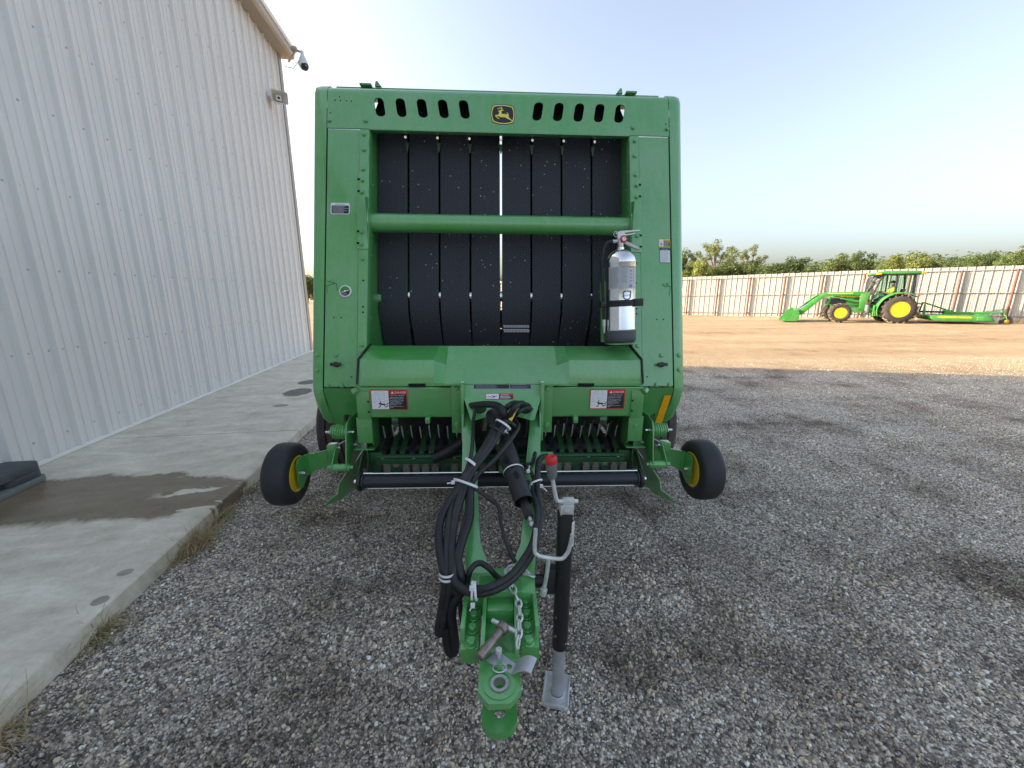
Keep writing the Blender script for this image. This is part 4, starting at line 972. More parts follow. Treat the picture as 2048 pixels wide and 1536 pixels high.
if True:
    tb = MB().cyl((-.776, 2.60, 1.963), (.776, 2.60, 1.963), .054, 40); tb.build('cross_tube', GP, bal)

# ---- belts
def belt_path(k):
    x0 = (k - 3.5) * .196; c = x0; side = (k - 3.5) / 3.5
    P = [(2.995, 2.79, 0), (2.93, 2.775, 0), (2.895, 2.73, 0), (2.885, 2.66, 0)]
    for z in (2.55, 2.3, 2.05, 1.8, 1.62, 1.52): P.append((2.625 + .23 * (z - 1.51), z, 0))
    sh = [.004, .012, .008, .004, -.002, -.006, -.016, -.008][k]
    for z, y, f in ((1.44, 2.622, .05), (1.36, 2.640, .25), (1.26, 2.672, .6), (1.14, 2.715, 1.0), (1.02, 2.75, 1.2)): P.append((y, z, sh * f))
    return x0, P
for k in range(8):
    x0, P = belt_path(k); mb = MB(); hw = .0915
    rows = [[Vector((dx - hw, y, z)), Vector((dx - hw * .33, y - .0015, z)), Vector((dx + hw * .33, y - .0015, z)), Vector((dx + hw, y, z))] for y, z, dx in P]
    o = mb.grid(rows).build('belt', 'belt', bal, smooth=60); o.location.x = x0; o.modifiers.new('t', 'SOLIDIFY').thickness = .006
    if k == 4:
        sp = MB(); zz = 1.335
        for i in range(18):
            x = -.080 + i * .0094
            sp.box(x, x + .006, 2.634, 2.640, zz, zz + .010); sp.box(x + .002, x + .008, 2.638, 2.644, zz - .030, zz - .014)
        sp.tube([(-.085, 2.637, zz + .013), (.085, 2.637, zz + .013)], .003, 6); sp.tube([(-.085, 2.641, zz - .012), (.085, 2.641, zz - .012)], .003, 6)
        sp.build('belt_lacing', 'galvanised', o)
    r2 = MB(); rows = [[Vector((x0 - .099, y, z)), Vector((x0 + .099, y, z))] for y, z in ((2.995, 2.79), (3.5, 2.84), (4.05, 2.75), (4.22, 2.55), (4.28, 2.0), (4.22, 1.2), (4.1, .55))]
    if k in (3, 4):
        s_ = -1 if k == 3 else 1; rows = [[q[0] + Vector((.045 if k == 4 else 0, 0, 0)), q[1]] for q in rows]
    r2.grid(rows).build('rear_belt', 'rubber_belt_plain', bal)
for nm, y, z, r_, mat in (('idler_roll', 2.672, 1.535, .034, 'chrome'), ('top_roll', 2.99, 2.715, .068, 'black_paint')):
    MB().cyl((-.775, y, z), (.775, y, z), r_, 28).build(nm, mat, bal)
for s_ in (-1, 1): MB().cyl((s_ * .789, 2.655, 1.515), (s_ * .76, 2.655, 1.515), .035, 16).build('roll_bearing', GP, bal)
MB().cyl((-.775, 2.84, 1.22), (.775, 2.84, 1.22), .09, 28).build('starter_roll', 'black_paint', bal)
MB().cyl((-.775, 4.05, 1.3), (.775, 4.05, 1.3), .09, 20).build('rear_roll', 'black_paint', bal)
MB().cyl((-.78, 3.45, .74), (.78, 3.45, .74), .06, 16).build('axle_tube', 'green_dark', bal)
# rear top bar and brackets seen over the header
MB().box(-1.13, 1.13, 3.19, 3.24, 2.885, 2.936).build('rear_top_bar', GD, bal, bevel=.004)
for s_ in (-1, 1):
    MB().prism([(s_ * .86, 3.16, 2.93), (s_ * .815, 3.16, 2.93), (s_ * .84, 3.16, 2.962), (s_ * .852, 3.16, 2.962)], (0, .02, 0)).build('bar_lug', GD, bal, bevel=.002)
    MB().box(s_ * .88, s_ * .96, 3.15, 3.19, 2.932, 2.944).build('bar_catch', GD, bal, bevel=.003)

# ---- front hood under the belts
def hood():
    mb = MB()
    A = [(-.775, 2.375, 1.252), (.775, 2.375, 1.252)]
    def row(y, z, w_): return [Vector((x, y, z)) for x in (-w_, -.375, -.315, .315, .375, w_)]
    top = row(2.385, 1.250, .768); mid = row(2.205, 1.192, .782); bot = row(2.128, 1.062, .786)
    # centre keeps one slope, the side pockets turn steep below the crease
    for r_, f in ((mid, .0), (bot, .0)): pass
    for i in (2, 3): mid[i] = Vector((mid[i].x, 2.255, 1.158))
    for i in (1, 4): bot[i] = bot[i]
    for i in (2, 3): bot[i] = Vector((bot[i].x, 2.125, 1.075))
    for i in (0, 1, 4, 5): bot[i] = Vector((bot[i].x, 2.172, 1.062))
    mb.grid([top, mid, bot])
    mb.grid([top, [p + Vector((0, .004, -.03)) for p in top]])
    mb.grid([bot, [p + Vector((0, .002, -.012)) for p in bot]])
    o = mb.build('front_hood', GP, bal, bevel=.006, smooth=20); o.modifiers.new('t', 'SOLIDIFY').thickness = .005
hood()
for s_ in (-1, 1):
    MB().prism([(s_ * .770, 2.40, 1.255), (s_ * .786, 2.21, 1.195), (s_ * .790, 2.165, 1.065), (s_ * .790, 2.36, 1.03), (s_ * .790, 2.44, 1.25)], (-s_ * .004, 0, 0)).build('hood_end', GD, bal)
    MB().tube([(s_ * .776, 2.385, 1.256), (s_ * .790, 2.205, 1.196), (s_ * .794, 2.166, 1.065)], .007, 6).build('hood_seal', 'black_rubber', bal)
    MB().box(s_ * .425, s_ * .515, 2.160, 2.176, 1.052, 1.066).build('hood_notch', 'hole_black', bal)

# ---- main cross beam with danger signs
MB().box(-.80, .80, 2.175, 2.32, .868, 1.046).build('cross_beam', GD, bal, bevel=.010, seg=3)
for s_ in (-1, 1):
    MB().box(s_ * .735, s_ * .806, 2.168, 2.33, .862, 1.02).build('beam_end_plate', GD, bal, bevel=.004)
    MB().cyl((s_ * .80, 2.158, 1.015), (s_ * .818, 2.176, 1.03), .018, 6).build('beam_lug', GP, bal, bevel=.002)
    MB().box(s_ * .40, s_ * .428, 2.13, 2.175, .845, .88).build('beam_lug', GP, bal, bevel=.006)
    for z in (.905, .965): MB().cyl((s_ * .742, 2.170, z), (s_ * .742, 2.1655, z), .006, 8).build('beam_hole', 'hole_black', bal)
def danger(x0, parent=bal):
    W, Hh = .202, .116; D = Decal((x0, 2.1735, .915), (1, 0, 0), (0, 0, 1))
    D.rect(0, 0, W, Hh, 'print_red', 0, .003); D.rect(.005, .005, .098, Hh - .005, 'print_white', 1)
    D.rect(.100, .005, W - .006, Hh - .027, 'print_black', 1)
    D.poly([(.112, Hh - .022), (.128, Hh - .022), (.120, Hh - .008)], 'print_white', 1); D.text('DANGER', .132, Hh - .021, .0165, 'print_white', 1, width=.062)
    D.text("DON'T RISK CRUSHING", .1475, Hh - .036, .0074, 'print_white', 2, 'CENTER', .085)
    y = Hh - .045
    for ln in ('To prevent injury or death by', 'being pulled into the machine:', '', 'Do not attempt to feed crop', 'or twine into baler or unplug', 'feed area while baler is', 'running. You cannot move', 'faster than the feed rolls', 'can release it.', '', 'Disengage PTO and shut off', 'engine.'):
        if ln: D.text(ln, .103, y, .0064, 'print_white', 2, width=.088)
        y -= .0058 if ln else .003
    # line drawing of a baler and the falling figure
    for p in ([(.012, .085), (.028, .104), (.072, .106), (.080, .074), (.046, .066), (.034, .100)], [(.028, .104), (.022, .05)], [(.012, .085), (.018, .045), (.034, .05), (.046, .066)], [(.040, .062), (.072, .060), (.086, .046), (.060, .048)], [(.034, .092), (.074, .094)], [(.038, .082), (.077, .083)]): D.stroke(p, .0009, 'print_line', 2)
    D.stroke([(.016 + .012 * math.cos(a * .6), .034 + .012 * math.sin(a * .6)) for a in range(12)], .0008, 'print_line', 2)
    D.poly(circ(.047, .037, .0048, 12), 'print_black', 2)
    for p, w_ in (([(.051, .053), (.054, .036), (.050, .021), (.040, .014)], .0042), ([(.053, .034), (.072, .033)], .0085), ([(.070, .035), (.086, .031), (.096, .041)], .0044), ([(.070, .032), (.080, .017), (.094, .025)], .0044)): D.stroke(p, w_, 'print_black', 2)
    D.build('danger_sign', parent, 'red white and black danger sign with falling figure')
danger(-.728); danger(.497)

# ---- reflector, instruction labels, gauge, emblem
D = Decal(Vector((1.033, 0, 0)), (1, 0, 0), (0, 0, 1))
s_ = 1
def lpR(x, z, off=.006): return Vector((x, yF(1.012) + (1.012 - z) * .34 - off, z))
q0, q1, q2, q3 = lpR(.966, .752), lpR(1.012, .752), lpR(1.024, .962), lpR(.982, .962)
ux = (q1 - q0).normalized(); uy = (q3 - q0); Dm = Decal(q0, ux, uy); inv = Dm.M.inverted()
Dm.poly([tuple((inv @ q)[:2]) for q in (q0, q1, q2, q3)], 'amber', 0); Dm.build('reflector', bal, 'long amber reflector strip')
def lines(D, x0, x1, y1, y0, n, mat, layer, seed, h=.0020):
    r_ = random.Random(seed)
    for i in range(n):
        y = y1 + (y0 - y1) * i / max(1, n - 1); x = x0 + r_.choice((0, 0, .003)); e = x1 - r_.uniform(0, (x1 - x0) * .3)
        while x < e:
            w_ = r_.uniform(.003, .009); D.rect(x, y, min(x + w_, e), y + h, mat, layer); x += w_ + .0014
D = Decal(fp(-1.003, 2.001, -.002), (1, 0, 0), FU)
D.rect(0, 0, .110, .068, 'print_white', 0, .010); D.rect(.005, .004, .105, .052, 'print_black', 1, .005); D.text('IMPORTANT', .055, .0555, .010, 'print_black', 1, 'CENTER'); lines(D, .008, .101, .0455, .008, 7, 'print_grey', 2, 3, .0030); D.build('instruction_label', bal, 'small white framed label with black text block')
D = Decal(fp(.955, 1.838, -.002), (1, 0, 0), FU)
D.rect(0, 0, .070, .046, 'print_yellow', 0, .004); D.rect(.003, .003, .027, .043, 'print_white', 1, .002); D.rect(.030, .003, .067, .033, 'print_black', 1)
D.poly([(.007, .012), (.024, .012), (.020, .021), (.016, .017), (.014, .026), (.010, .019)], 'print_red', 2); D.poly([(.032, .036), (.037, .036), (.0345, .041)], 'print_black', 1); D.text('CAUTION', .039, .0355, .0074, 'print_black', 1, width=.027); lines(D, .032, .066, .028, .006, 5, 'print_white', 2, 8, .0022)
D.build('caution_label', bal, 'yellow caution label with red figure')
D = Decal(fp(.958, 1.742, -.002), (1, 0, 0), FU)
D.rect(0, 0, .066, .092, 'print_black', 0, .006); D.rect(.0025, .003, .0635, .078, 'print_white', 1, .003); D.text('IMPORTANT', .033, .0815, .0078, 'print_white', 1, 'CENTER'); lines(D, .006, .062, .072, .008, 12, 'print_line', 2, 5, .0020)
D.build('instruction_label', bal, 'white label with black header reading IMPORTANT')
# round pressure indicator
gq = fp(-.911, 1.559, -.002)
gm = MB().lathe([(.0, 0), (.034, 0), (.036, .004), (.034, .009), (.029, .010), (.028, .007), (0, .007)], gq, FN, 32); gg = gm.build('gauge', 'print_white', bal)
D = Decal(gq + FN * .0075, (1, 0, 0), FU); D.poly(circ(0, 0, .0275, 28), 'print_black', 0)
D.poly([(.0265 * math.cos(R(a)), .0265 * math.sin(R(a))) for a in range(15, 196, 12)] + [(.0, .003)], 'tractor_green', 1); D.poly([(.0265 * math.cos(R(a)), .0265 * math.sin(R(a))) for a in range(-14, 16, 6)] + [(.010, .002)], 'print_red', 1)
D.stroke([(-.019, -.008), (.020, .006)], .004, 'print_white', 2); D.poly(circ(.0, .0, .006, 14), 'print_white', 3); lines(D, -.015, .017, -.012, -.021, 3, 'print_grey', 2, 9, .002); D.build('gauge_dial', gg)
# leaping deer emblem
def emblem():
    s_ = .142 / 1280.0                                         # drawing units of the badge outline -> metres
    def P(pts): return [((x - 880) * s_, (790 - y) * s_) for x, y in pts]
    def quad(a, b_, c_, n=8):
        return [tuple((1 - t) ** 2 * a[i] + 2 * t * (1 - t) * b_[i] + t * t * c_[i] for i in (0, 1)) for t in [k / n for k in range(n)]]
    def badge(g):
        TL, TR_, BR, BL = (345 - g, 325 - g), (1425 + g, 345 - g), (1425 + g, 1215 + g), (345 - g, 1195 + g)
        return quad(TL, (880, 170 - g * 1.2), TR_) + quad(TR_, (1590 + g, 780), BR) + quad(BR, (880, 1430 + g * 1.2), BL) + quad(BL, (160 - g, 760), TL)
    D = Decal(fp(.010, 2.606, 0), (1, 0, 0), FU)
    D.poly(P(badge(30)), 'print_black', 0); D.poly(P(badge(0)), 'deer_yellow', 1); D.poly(P(badge(-48)), 'print_black', 2)
    deer = [(605, 600), (690, 575), (770, 555), (800, 530), (790, 480), (750, 465), (690, 478), (640, 490), (590, 525), (585, 500), (625, 470), (590, 440), (605, 430), (665, 465), (710, 450), (690, 400), (690, 375), (715, 385), (750, 445), (800, 455), (810, 420), (785, 365), (795, 345), (835, 380), (850, 450), (845, 520), (850, 545), (915, 515), (930, 525), (905, 565), (860, 585), (825, 590), (805, 650), (800, 720), (830, 755), (980, 760), (1080, 770), (1130, 785), (1130, 740), (1085, 690), (1095, 670), (1130, 690), (1185, 745), (1200, 785), (1185, 830), (1210, 910), (1250, 995), (1330, 1050), (1380, 1110), (1420, 1180), (1390, 1190), (1330, 1110), (1270, 1075), (1170, 1040), (1090, 1000), (1010, 945), (920, 945), (820, 950), (740, 940), (660, 905), (540, 890), (580, 950), (650, 1000), (690, 1030), (680, 1055), (650, 1045), (560, 985), (500, 930), (455, 870), (465, 845), (530, 820), (640, 815), (660, 750), (690, 660), (680, 635), (625, 625)]
    D.poly(P(deer), 'deer_yellow', 3); D.build('emblem', bal, 'black badge with yellow border and leaping yellow deer')
emblem()

# ================================================================== PICK-UP
for k in range(26):
    x = (k - 12.5) * .0562
    mb = MB(); pth = [(2.255, .470), (2.215, .52), (2.205, .565), (2.235, .612), (2.275, .645), (2.34, .668), (2.46, .682), (2.60, .685)]
    mb.grid([[Vector((x - .015, y, z)), Vector((x + .015, y, z))] for y, z in pth]); o = mb.build('stripper_band', PG if k % 3 else 'black_paint', bal, smooth=50); o.modifiers.new('t', 'SOLIDIFY').thickness = .003
tine_me = MB().tube([(0, 2.46, .62), (0, 2.41, .67), (0, 2.375, .755)], .0042, 6).data('tine', 'tine_steel'); tine2 = MB().tube([(0, 2.5, .64), (0.006, 2.44, .69), (.012, 2.40, .785)], .0032, 6).data('tine', 'rusty_steel'); tine3 = MB().tube([(0, 2.30, .50), (0, 2.25, .455), (0, 2.20, .42)], .0028, 6).data('tine', 'steel')
for k in range(27):
    x = (k - 13) * .0562; link('tine', tine_me, bal, (x, 0, rnd.uniform(-.012, .006)))
    if k > 13: link('tine', tine2, bal, (x + .012, 0, rnd.uniform(-.02, .01)))
    if k % 2 == 0: link('tine', tine3, bal, (x, 0, rnd.uniform(-.012, .01)))
MB().tube([(-.735, 2.238, .606), (.735, 2.238, .606)], .017, 14).build('pickup_bar', PG, bal)
MB().box(-.735, .735, 2.205, 2.212, .574, .606).build('pickup_strip', PG, bal, bevel=.002)
for x in (-.70, -.52, -.28, .30, .52, .70): bolt(B_GS, (x, 2.2215, .598), (0, -1, .4))
for k in range(27): MB().box((k - 13) * .0562 - .020, (k - 13) * .0562 + .020, 2.2065, 2.2095, .47, .573).build('band_foot', 'band_steel' if k % 7 else PG, bal)
for x in (-.62, -.20, .22, .62): MB().box(x - .02, x + .02, 2.199, 2.204, .475, .555).build('strip_leg', PG, bal)
MB().cyl((-.735, 2.46, .565), (.735, 2.46, .565), .095, 24).build('tine_drum', 'black_paint', bal)
ro = MB().cyl((-.42, 2.72, .80), (.42, 2.72, .80), .09, 20).build('feed_rotor', 'black_paint', bal)
for k in range(12):
    x = (k - 5.5) * .07; MB().prism([(x - .006, 2.60, .86), (x - .006, 2.57, .80), (x - .006, 2.60, .74), (x - .006, 2.68, .74), (x - .006, 2.70, .86)], (.012, 0, 0)).build('rotor_tooth', 'black_paint', ro)
for s_ in (-1, 1):
    MB().cyl((s_ * .42, 2.72, .80), (s_ * .77, 2.72, .80), .045, 16).build('auger_shaft', PG, bal)
    au = MB(); rows = []
    for i in range(29):
        a = i / 28 * 4 * math.pi * s_; x = s_ * (.44 + .31 * i / 28); rows.append([Vector((x, 2.72 + r_ * math.cos(a), .80 + r_ * math.sin(a))) for r_ in (.04, .12)])
    au.grid(rows); au.build('auger_flight', PG, bal, smooth=60)
    # pick-up end plates
    MB().prism([(s_ * .775, 2.14, .50), (s_ * .775, 2.20, .60), (s_ * .775, 2.19, .87), (s_ * .775, 2.75, .87), (s_ * .775, 2.75, .50), (s_ * .775, 2.35, .42), (s_ * .775, 2.20, .42)], (s_ * .005, 0, 0)).build('pickup_end_plate', PG, bal)
    MB().box(s_ * .735, s_ * .82, 2.182, 2.187, .715, .868).build('end_cover', GD, bal, bevel=.001)
    MB().prism([(s_ * .735, 2.190, .868), (s_ * .735, 2.190, .70), (s_ * .735, 2.30, .665), (s_ * .735, 2.32, .868)], (s_ * .004, 0, 0)).build('end_cover_side', GD, bal)
    MB().box(s_ * .735, s_ * .85, 2.19, 2.30, .668, .676).build('end_cover_shelf', GD, bal, bevel=.002)
    bolt(B_GS, (s_ * .775, 2.182, .81), (0, -1, 0))
    MB().box(s_ * .70, s_ * .80, 2.225, 2.27, .568, .64).build('bearing_block', PG, bal, bevel=.008)
    MB().prism([(s_ * .80, 2.05, .515), (s_ * .80, 2.07, .56), (s_ * .80, 2.20, .66), (s_ * .80, 2.24, .62), (s_ * .80, 2.09, .51)], (s_ * .005, 0, 0)).build('wind_guard_arm', PG, bal)
    MB().cyl((s_ * .77, 2.055, .54), (s_ * .79, 2.055, .54), .052, 28).build('roller_disc', 'black_plastic', bal, bevel=.006)
    MB().lathe([(.0, 0), (.046, 0), (.046, .004), (.0, .004)], (s_ * .758, 2.055, .54), (s_, 0, 0), 24).build('roller_collar', PG, bal)
    MB().cyl((s_ * .79, 2.055, .54), (s_ * .812, 2.055, .54), .011, 8).build('axle_bolt', 'chrome', bal)
MB().cyl((-.772, 2.055, .54), (.772, 2.055, .54), .036, 32).build('wind_guard_roller', 'roller_black', bal)
for z in (.585, .4965): MB().cyl((-.762, 2.062, z), (.762, 2.062, z), .0042, 8).build('wind_guard_rod', 'chrome', bal)
MB().box(-.78, .78, 2.95, 3.0, .45, .95).build('feed_back_plate', 'black_paint', bal)

# ---- gauge wheels and their brackets
for s_ in (-1, 1):
    wx = 1.205 if s_ > 0 else -1.245
    tw = MB().lathe([(.098, -.056), (.106, -.063), (.140, -.068), (.163, -.063), (.174, -.050), (.179, -.028), (.180, 0), (.179, .028), (.174, .050), (.163, .063), (.140, .068), (.106, .063), (.098, .056)], (wx, 2.20, .525), (1, 0, 0), 56, closed=True).build('gauge_wheel', 'tyre_rubber', bal, smooth=60)
    MB().lathe([(.101, -s_ * .054), (.105, -s_ * .062), (.098, -s_ * .065), (.090, -s_ * .058), (.084, -s_ * .028), (.076, -s_ * .012), (.036, -s_ * .014), (.030, -s_ * .050), (.0, -s_ * .050)], (wx, 2.20, .525), (1, 0, 0), 40).build('rim', 'yellow_paint', tw)
    MB().lathe([(.100, s_ * .054), (.06, s_ * .02), (0, s_ * .02)], (wx, 2.20, .525), (1, 0, 0), 32).build('rim', 'yellow_paint', tw)
    # curved flat arm
    ap = MB(); hx = wx - s_ * .082
    prof3 = [(hx, 2.25, .545, .068), (hx - s_ * .012, 2.268, .552, .066), (hx - s_ * .05, 2.272, .565, .056), (hx - s_ * .12, 2.275, .585, .052), (hx - s_ * .18, 2.275, .60, .052)]
    for a, b_ in zip(prof3[:-1], prof3[1:]):
        ap.hull8([(a[0], a[1], a[2] - a[3]), (a[0] + s_ * .004, a[1] + .008, a[2] - a[3]), (b_[0] + s_ * .002, b_[1] + .008, b_[2] - b_[3]), (b_[0], b_[1], b_[2] - b_[3])], [(a[0], a[1], a[2] + a[3]), (a[0] + s_ * .004, a[1] + .008, a[2] + a[3]), (b_[0] + s_ * .002, b_[1] + .008, b_[2] + b_[3]), (b_[0], b_[1], b_[2] + b_[3])])
    ap.prism([(hx, 2.165, .45), (hx, 2.155, .50), (hx, 2.16, .60), (hx, 2.18, .625), (hx, 2.27, .615), (hx, 2.26, .475), (hx, 2.20, .435)], (s_ * .008, 0, 0)); ap.build('wheel_arm', GD, bal, bevel=.002)
    hb = MB().cyl((hx - s_ * .028, 2.20, .528), (hx - s_ * .004, 2.20, .528), .007, 8); hb.cyl((hx - s_ * .018, 2.20, .528), (hx - s_ * .002, 2.20, .528), .013, 6); hb.build('hub_bolt', 'chrome', bal)
    # spring bracket plates
    MB().prism([(s_ * .872, 2.12, .585), (s_ * .872, 2.13, .565), (s_ * .872, 2.17, .56), (s_ * .872, 2.50, .60), (s_ * .872, 2.50, .84), (s_ * .872, 2.24, .85), (s_ * .872, 2.18, .835), (s_ * .872, 2.155, .77)], (s_ * .008, 0, 0)).build('bracket_plate', GD, bal, bevel=.0025)
    MB().prism([(s_ * .955, 2.12, .60), (s_ * .955, 2.13, .565), (s_ * .955, 2.17, .565), (s_ * .955, 2.26, .665), (s_ * .955, 2.24, .685), (s_ * .955, 2.20, .68)], (s_ * .006, 0, 0)).build('bracket_link', GD, bal, bevel=.002)
    MB().cyl((s_ * .862, 2.145, .585), (s_ * .965, 2.145, .585), .021, 20).build('pivot_tube', GP, bal)
    MB().cyl((s_ * .845, 2.145, .585), (s_ * .985, 2.145, .585), .012, 6).build('pivot_bolt', GP, bal)
    MB().box(s_ * .965, s_ * 1.02, 2.225, 2.28, .625, .685).build('arm_stop', GD, bal, bevel=.004)
    for x0, x1, y, z in ((.945, .975, 2.235, .668), (.86, .893, 2.30, .66), (.845, .90, 2.205, .775), (.985, 1.01, 2.215, .772)): MB().cyl((s_ * x0, y, z), (s_ * x1, y, z), .0085, 6).build('bracket_bolt', 'chrome', bal)
    sg = []
    for i in range(85):
        a = i / 84 * 2 * math.pi * 6.5; sg.append((s_ * (.885 + .085 * i / 84), 2.215 + .037 * math.cos(a), .772 + .037 * math.sin(a)))
    MB().tube(sg, .0058, 6).build('coil_spring', GP, bal)
    MB().tube([(s_ * .885, 2.25, .725), (s_ * .93, 2.24, .70), (s_ * .95, 2.23, .69)], .0035, 5).build('lock_pin', 'zinc', bal)
    # flared deflector under the bracket
    df = MB(); rows = [[Vector(p) for p in ((s_ * .885, 2.14, .56), (s_ * .885, 2.30, .56), (s_ * .885, 2.46, .58))], [Vector(p) for p in ((s_ * .925, 2.12, .50), (s_ * .91, 2.28, .46), (s_ * .90, 2.42, .45))], [Vector(p) for p in ((s_ * .935, 2.11, .44), (s_ * .925, 2.22, .40), (s_ * .91, 2.36, .37))], [Vector(p) for p in ((s_ * .975, 2.09, .415), (s_ * .955, 2.15, .40), (s_ * .93, 2.25, .37))], [Vector(p) for p in ((s_ * 1.00, 2.08, .385), (s_ * .975, 2.12, .38), (s_ * .95, 2.2, .36))]]
    o = df.grid(rows).build('deflector', GD, bal, smooth=60); o.modifiers.new('t', 'SOLIDIFY').thickness = .005
    # transport wheel
    tp = [(.20, -.165), (.23, -.172), (.36, -.178), (.402, -.165), (.418, -.145)]
    for k in range(5):
        y = -.115 + k * .0575; tp += [(.424, y - .022), (.426, y + .002), (.424, y + .022), (.408, y + .025), (.408, y + .031)] if k < 4 else [(.424, y - .022), (.424, y + .02)]
    tp += [(.418, .145), (.402, .165), (.36, .178), (.23, .172), (.20, .165)]
    mw_ = MB().lathe(tp, (s_ * 1.305, 3.50, .424), (1, 0, 0), 56, closed=True).build('transport_wheel', 'dusty_tyre', bal, smooth=40)
    MB().lathe([(.205, s_ * .15), (.19, s_ * .10), (.10, s_ * .06), (0, s_ * .06)], (s_ * 1.305, 3.50, .424), (1, 0, 0), 32).build('rim', 'yellow_paint', mw_)
    MB().cyl((s_ * .78, 3.50, .424), (s_ * 1.32, 3.50, .424), .05, 12).build('spindle', GD, bal)
# ================================================================== TONGUE AND HITCH
for s_ in (-1, 1):
    mb = MB().box(s_ * .222, s_ * .282, 2.150, 2.172, .785, 1.082); mb.build('tongue_bracket', GD, bal, bevel=.003)
    for z in (1.045, .83): bolt(B_BIG, (s_ * .252, 2.150, z), (0, -1, 0))
    MB().box(s_ * .205, s_ * .222, 2.06, 2.175, .77, 1.088).build('bracket_rib', GP, bal, bevel=.003)
    for x in (.208, .219): MB().sphere((s_ * x, 2.10, 1.09), .006, 8).build('stud', 'chrome', bal)
    # tapered side beam
    sec = [(.212, .158, 2.185, .965, .62), (.210, .150, 2.05, .865, .60), (.186, .112, 1.75, .735, .54), (.152, .092, 1.51, .638, .47), (.140, .078, 1.40, .596, .44), (.130, .045, 1.32, .562, .42), (.126, .0, 1.285, .55, .42)]
    mb = MB(); rows = []
    for xo, xi, y, zt, zb in sec: rows.append([Vector((s_ * xo, y, zt)), Vector((s_ * xi, y, zt)), Vector((s_ * xi, y, zb)), Vector((s_ * xo, y, zb)), Vector((s_ * xo, y, zt))])
    mb.grid(rows); mb.add(rows[0][:4], [(0, 1, 2, 3)]); mb.add(rows[-1][:4], [(0, 1, 2, 3)]); skew(mb).build('tongue_beam', GP, bal, bevel=.006)
    mb = MB().prism([(s_ * .214, 2.18, 1.085), (s_ * .214, 2.14, 1.09), (s_ * .212, 2.02, .84), (s_ * .205, 1.96, .80), (s_ * .21, 2.18, .70)], (-s_ * .010, 0, 0)); skew(mb).build('tongue_cheek', GP, bal, bevel=.003)
# sloping centre plate with hose openings
pm_ = Matrix((Vector((1, 0, 0)), Vector((0, .70, .714)).normalized(), Vector((1, 0, 0)).cross(Vector((0, .70, .714)).normalized()))).transposed().to_4x4(); pm_.translation = Vector((0, 2.155, 1.088))
vs, fs = plate2d([[(-.214, 0), (.214, 0), (.205, -.12), (.165, -.245), (.150, -.25), (.02, -.205), (-.02, -.205), (-.150, -.25), (-.165, -.245), (-.205, -.12)], circ(-.118, -.175, .025, 16), circ(.122, -.178, .024, 16)], .006)
mb = MB().add([pm_ @ q for q in vs], fs); mb.build('centre_plate', GP, bal)
for x, y in ((-.118, -.175), (.122, -.178)):
    mb = MB().lathe([(.025, 0), (.033, 0), (.034, .004), (.032, .009), (.025, .009)], pm_ @ Vector((x, y, .002)), pm_.to_3x3() @ Vector((0, 0, 1)), 20, closed=True); mb.build('grommet', 'black_rubber', bal)
D = Decal(pm_ @ Vector((-.158, -.062, .0062)), (1, 0, 0), (0, .70, .714)); D.rect(0, 0, .316, .046, 'print_grey', 0, .006); D.rect(.003, .003, .196, .043, 'print_black', 1, .003); D.rect(.199, .003, .313, .043, 'print_black', 1, .003)
lines(D, .010, .150, .036, .006, 6, 'print_line', 2, 21, .0022); lines(D, .206, .306, .035, .008, 4, 'print_line', 2, 22, .0026); D.build('instruction_label', bal, 'wide black label with grey border on the tongue plate')
D = Decal(pm_ @ Vector((-.090, -.125, .0062)), (1, 0, 0), (0, .70, .714)); D.rect(0, 0, .148, .036, 'print_red', 0, .002); D.rect(.003, .003, .070, .033, 'print_white', 1); D.rect(.073, .003, .145, .023, 'print_black', 1)
D.text('DANGER', .082, .0245, .0105, 'print_white', 1, width=.058); lines(D, .076, .143, .018, .005, 4, 'print_white', 2, 30, .0022)
for p, w_ in (([(.010, .014), (.020, .017), (.030, .013), (.045, .014)], .003), ([(.032, .024), (.045, .016), (.062, .023)], .0025)): D.stroke(p, w_, 'print_black', 2)
D.poly(circ(.046, .016, .005, 10), 'print_black', 2); D.build('danger_sign', bal, 'small red and white danger strip on the tongue plate')
mb = MB().box(-.02, .02, 2.02, 2.2, .60, .64); mb.build('tongue_floor', GD, bal)
mb = MB().box(-.15, .15, 2.28, 2.30, .62, .88); mb.build('gearbox_shield', 'black_paint', bal)
# round coupler stub on the right beam
mb = MB().cyl((.185, 1.95, .715), (.262, 1.95, .715), .033, 24); o = mb.build('stub_tube', GP, bal, bevel=.002)
for z in (.736, .694): MB().cyl((.245, 1.922, z), (.245, 1.914, z + .001), .009, 12).build('stub_hole', 'hole_black', o)

# hitch casting
mb = MB().prism([(-.128, 1.31, .552), (.128, 1.31, .552), (.122, 1.20, .535), (-.122, 1.20, .535)], (0, 0, -.09)); skew(mb).build('hitch_bridge', GP, bal, bevel=.004)
mb = MB().box(-.075, .075, 1.185, 1.27, .535, .552); skew(mb).build('bridge_pad', GD, bal, bevel=.003)
for s_ in (-1, 1):
    mb = MB().box(s_ * .066, s_ * .124, 1.03, 1.215, .425, .480); skew(mb).build('hitch_side_plate', GD, bal, bevel=.004)
    mb = MB().box(s_ * .112, s_ * .126, 1.06, 1.27, .43, .53); skew(mb).build('hitch_cheek', GP, bal, bevel=.003)
    for y in (1.205, 1.152, 1.100, 1.046): q = Vector((s_ * .090 - .0215 * (2.25 - y), y, .480)); link('bolt', bolt_mesh(.0155, .022, GP), bal, q, (0, 0, rnd.random()))
    mb = MB().prism([(s_ * .046, 1.25, .54), (s_ * .046, 1.01, .515), (s_ * .046, .995, .47), (s_ * .046, 1.25, .46)], (s_ * .013, 0, 0)); skew(mb).build('channel_wall', GP, bal, bevel=.003)
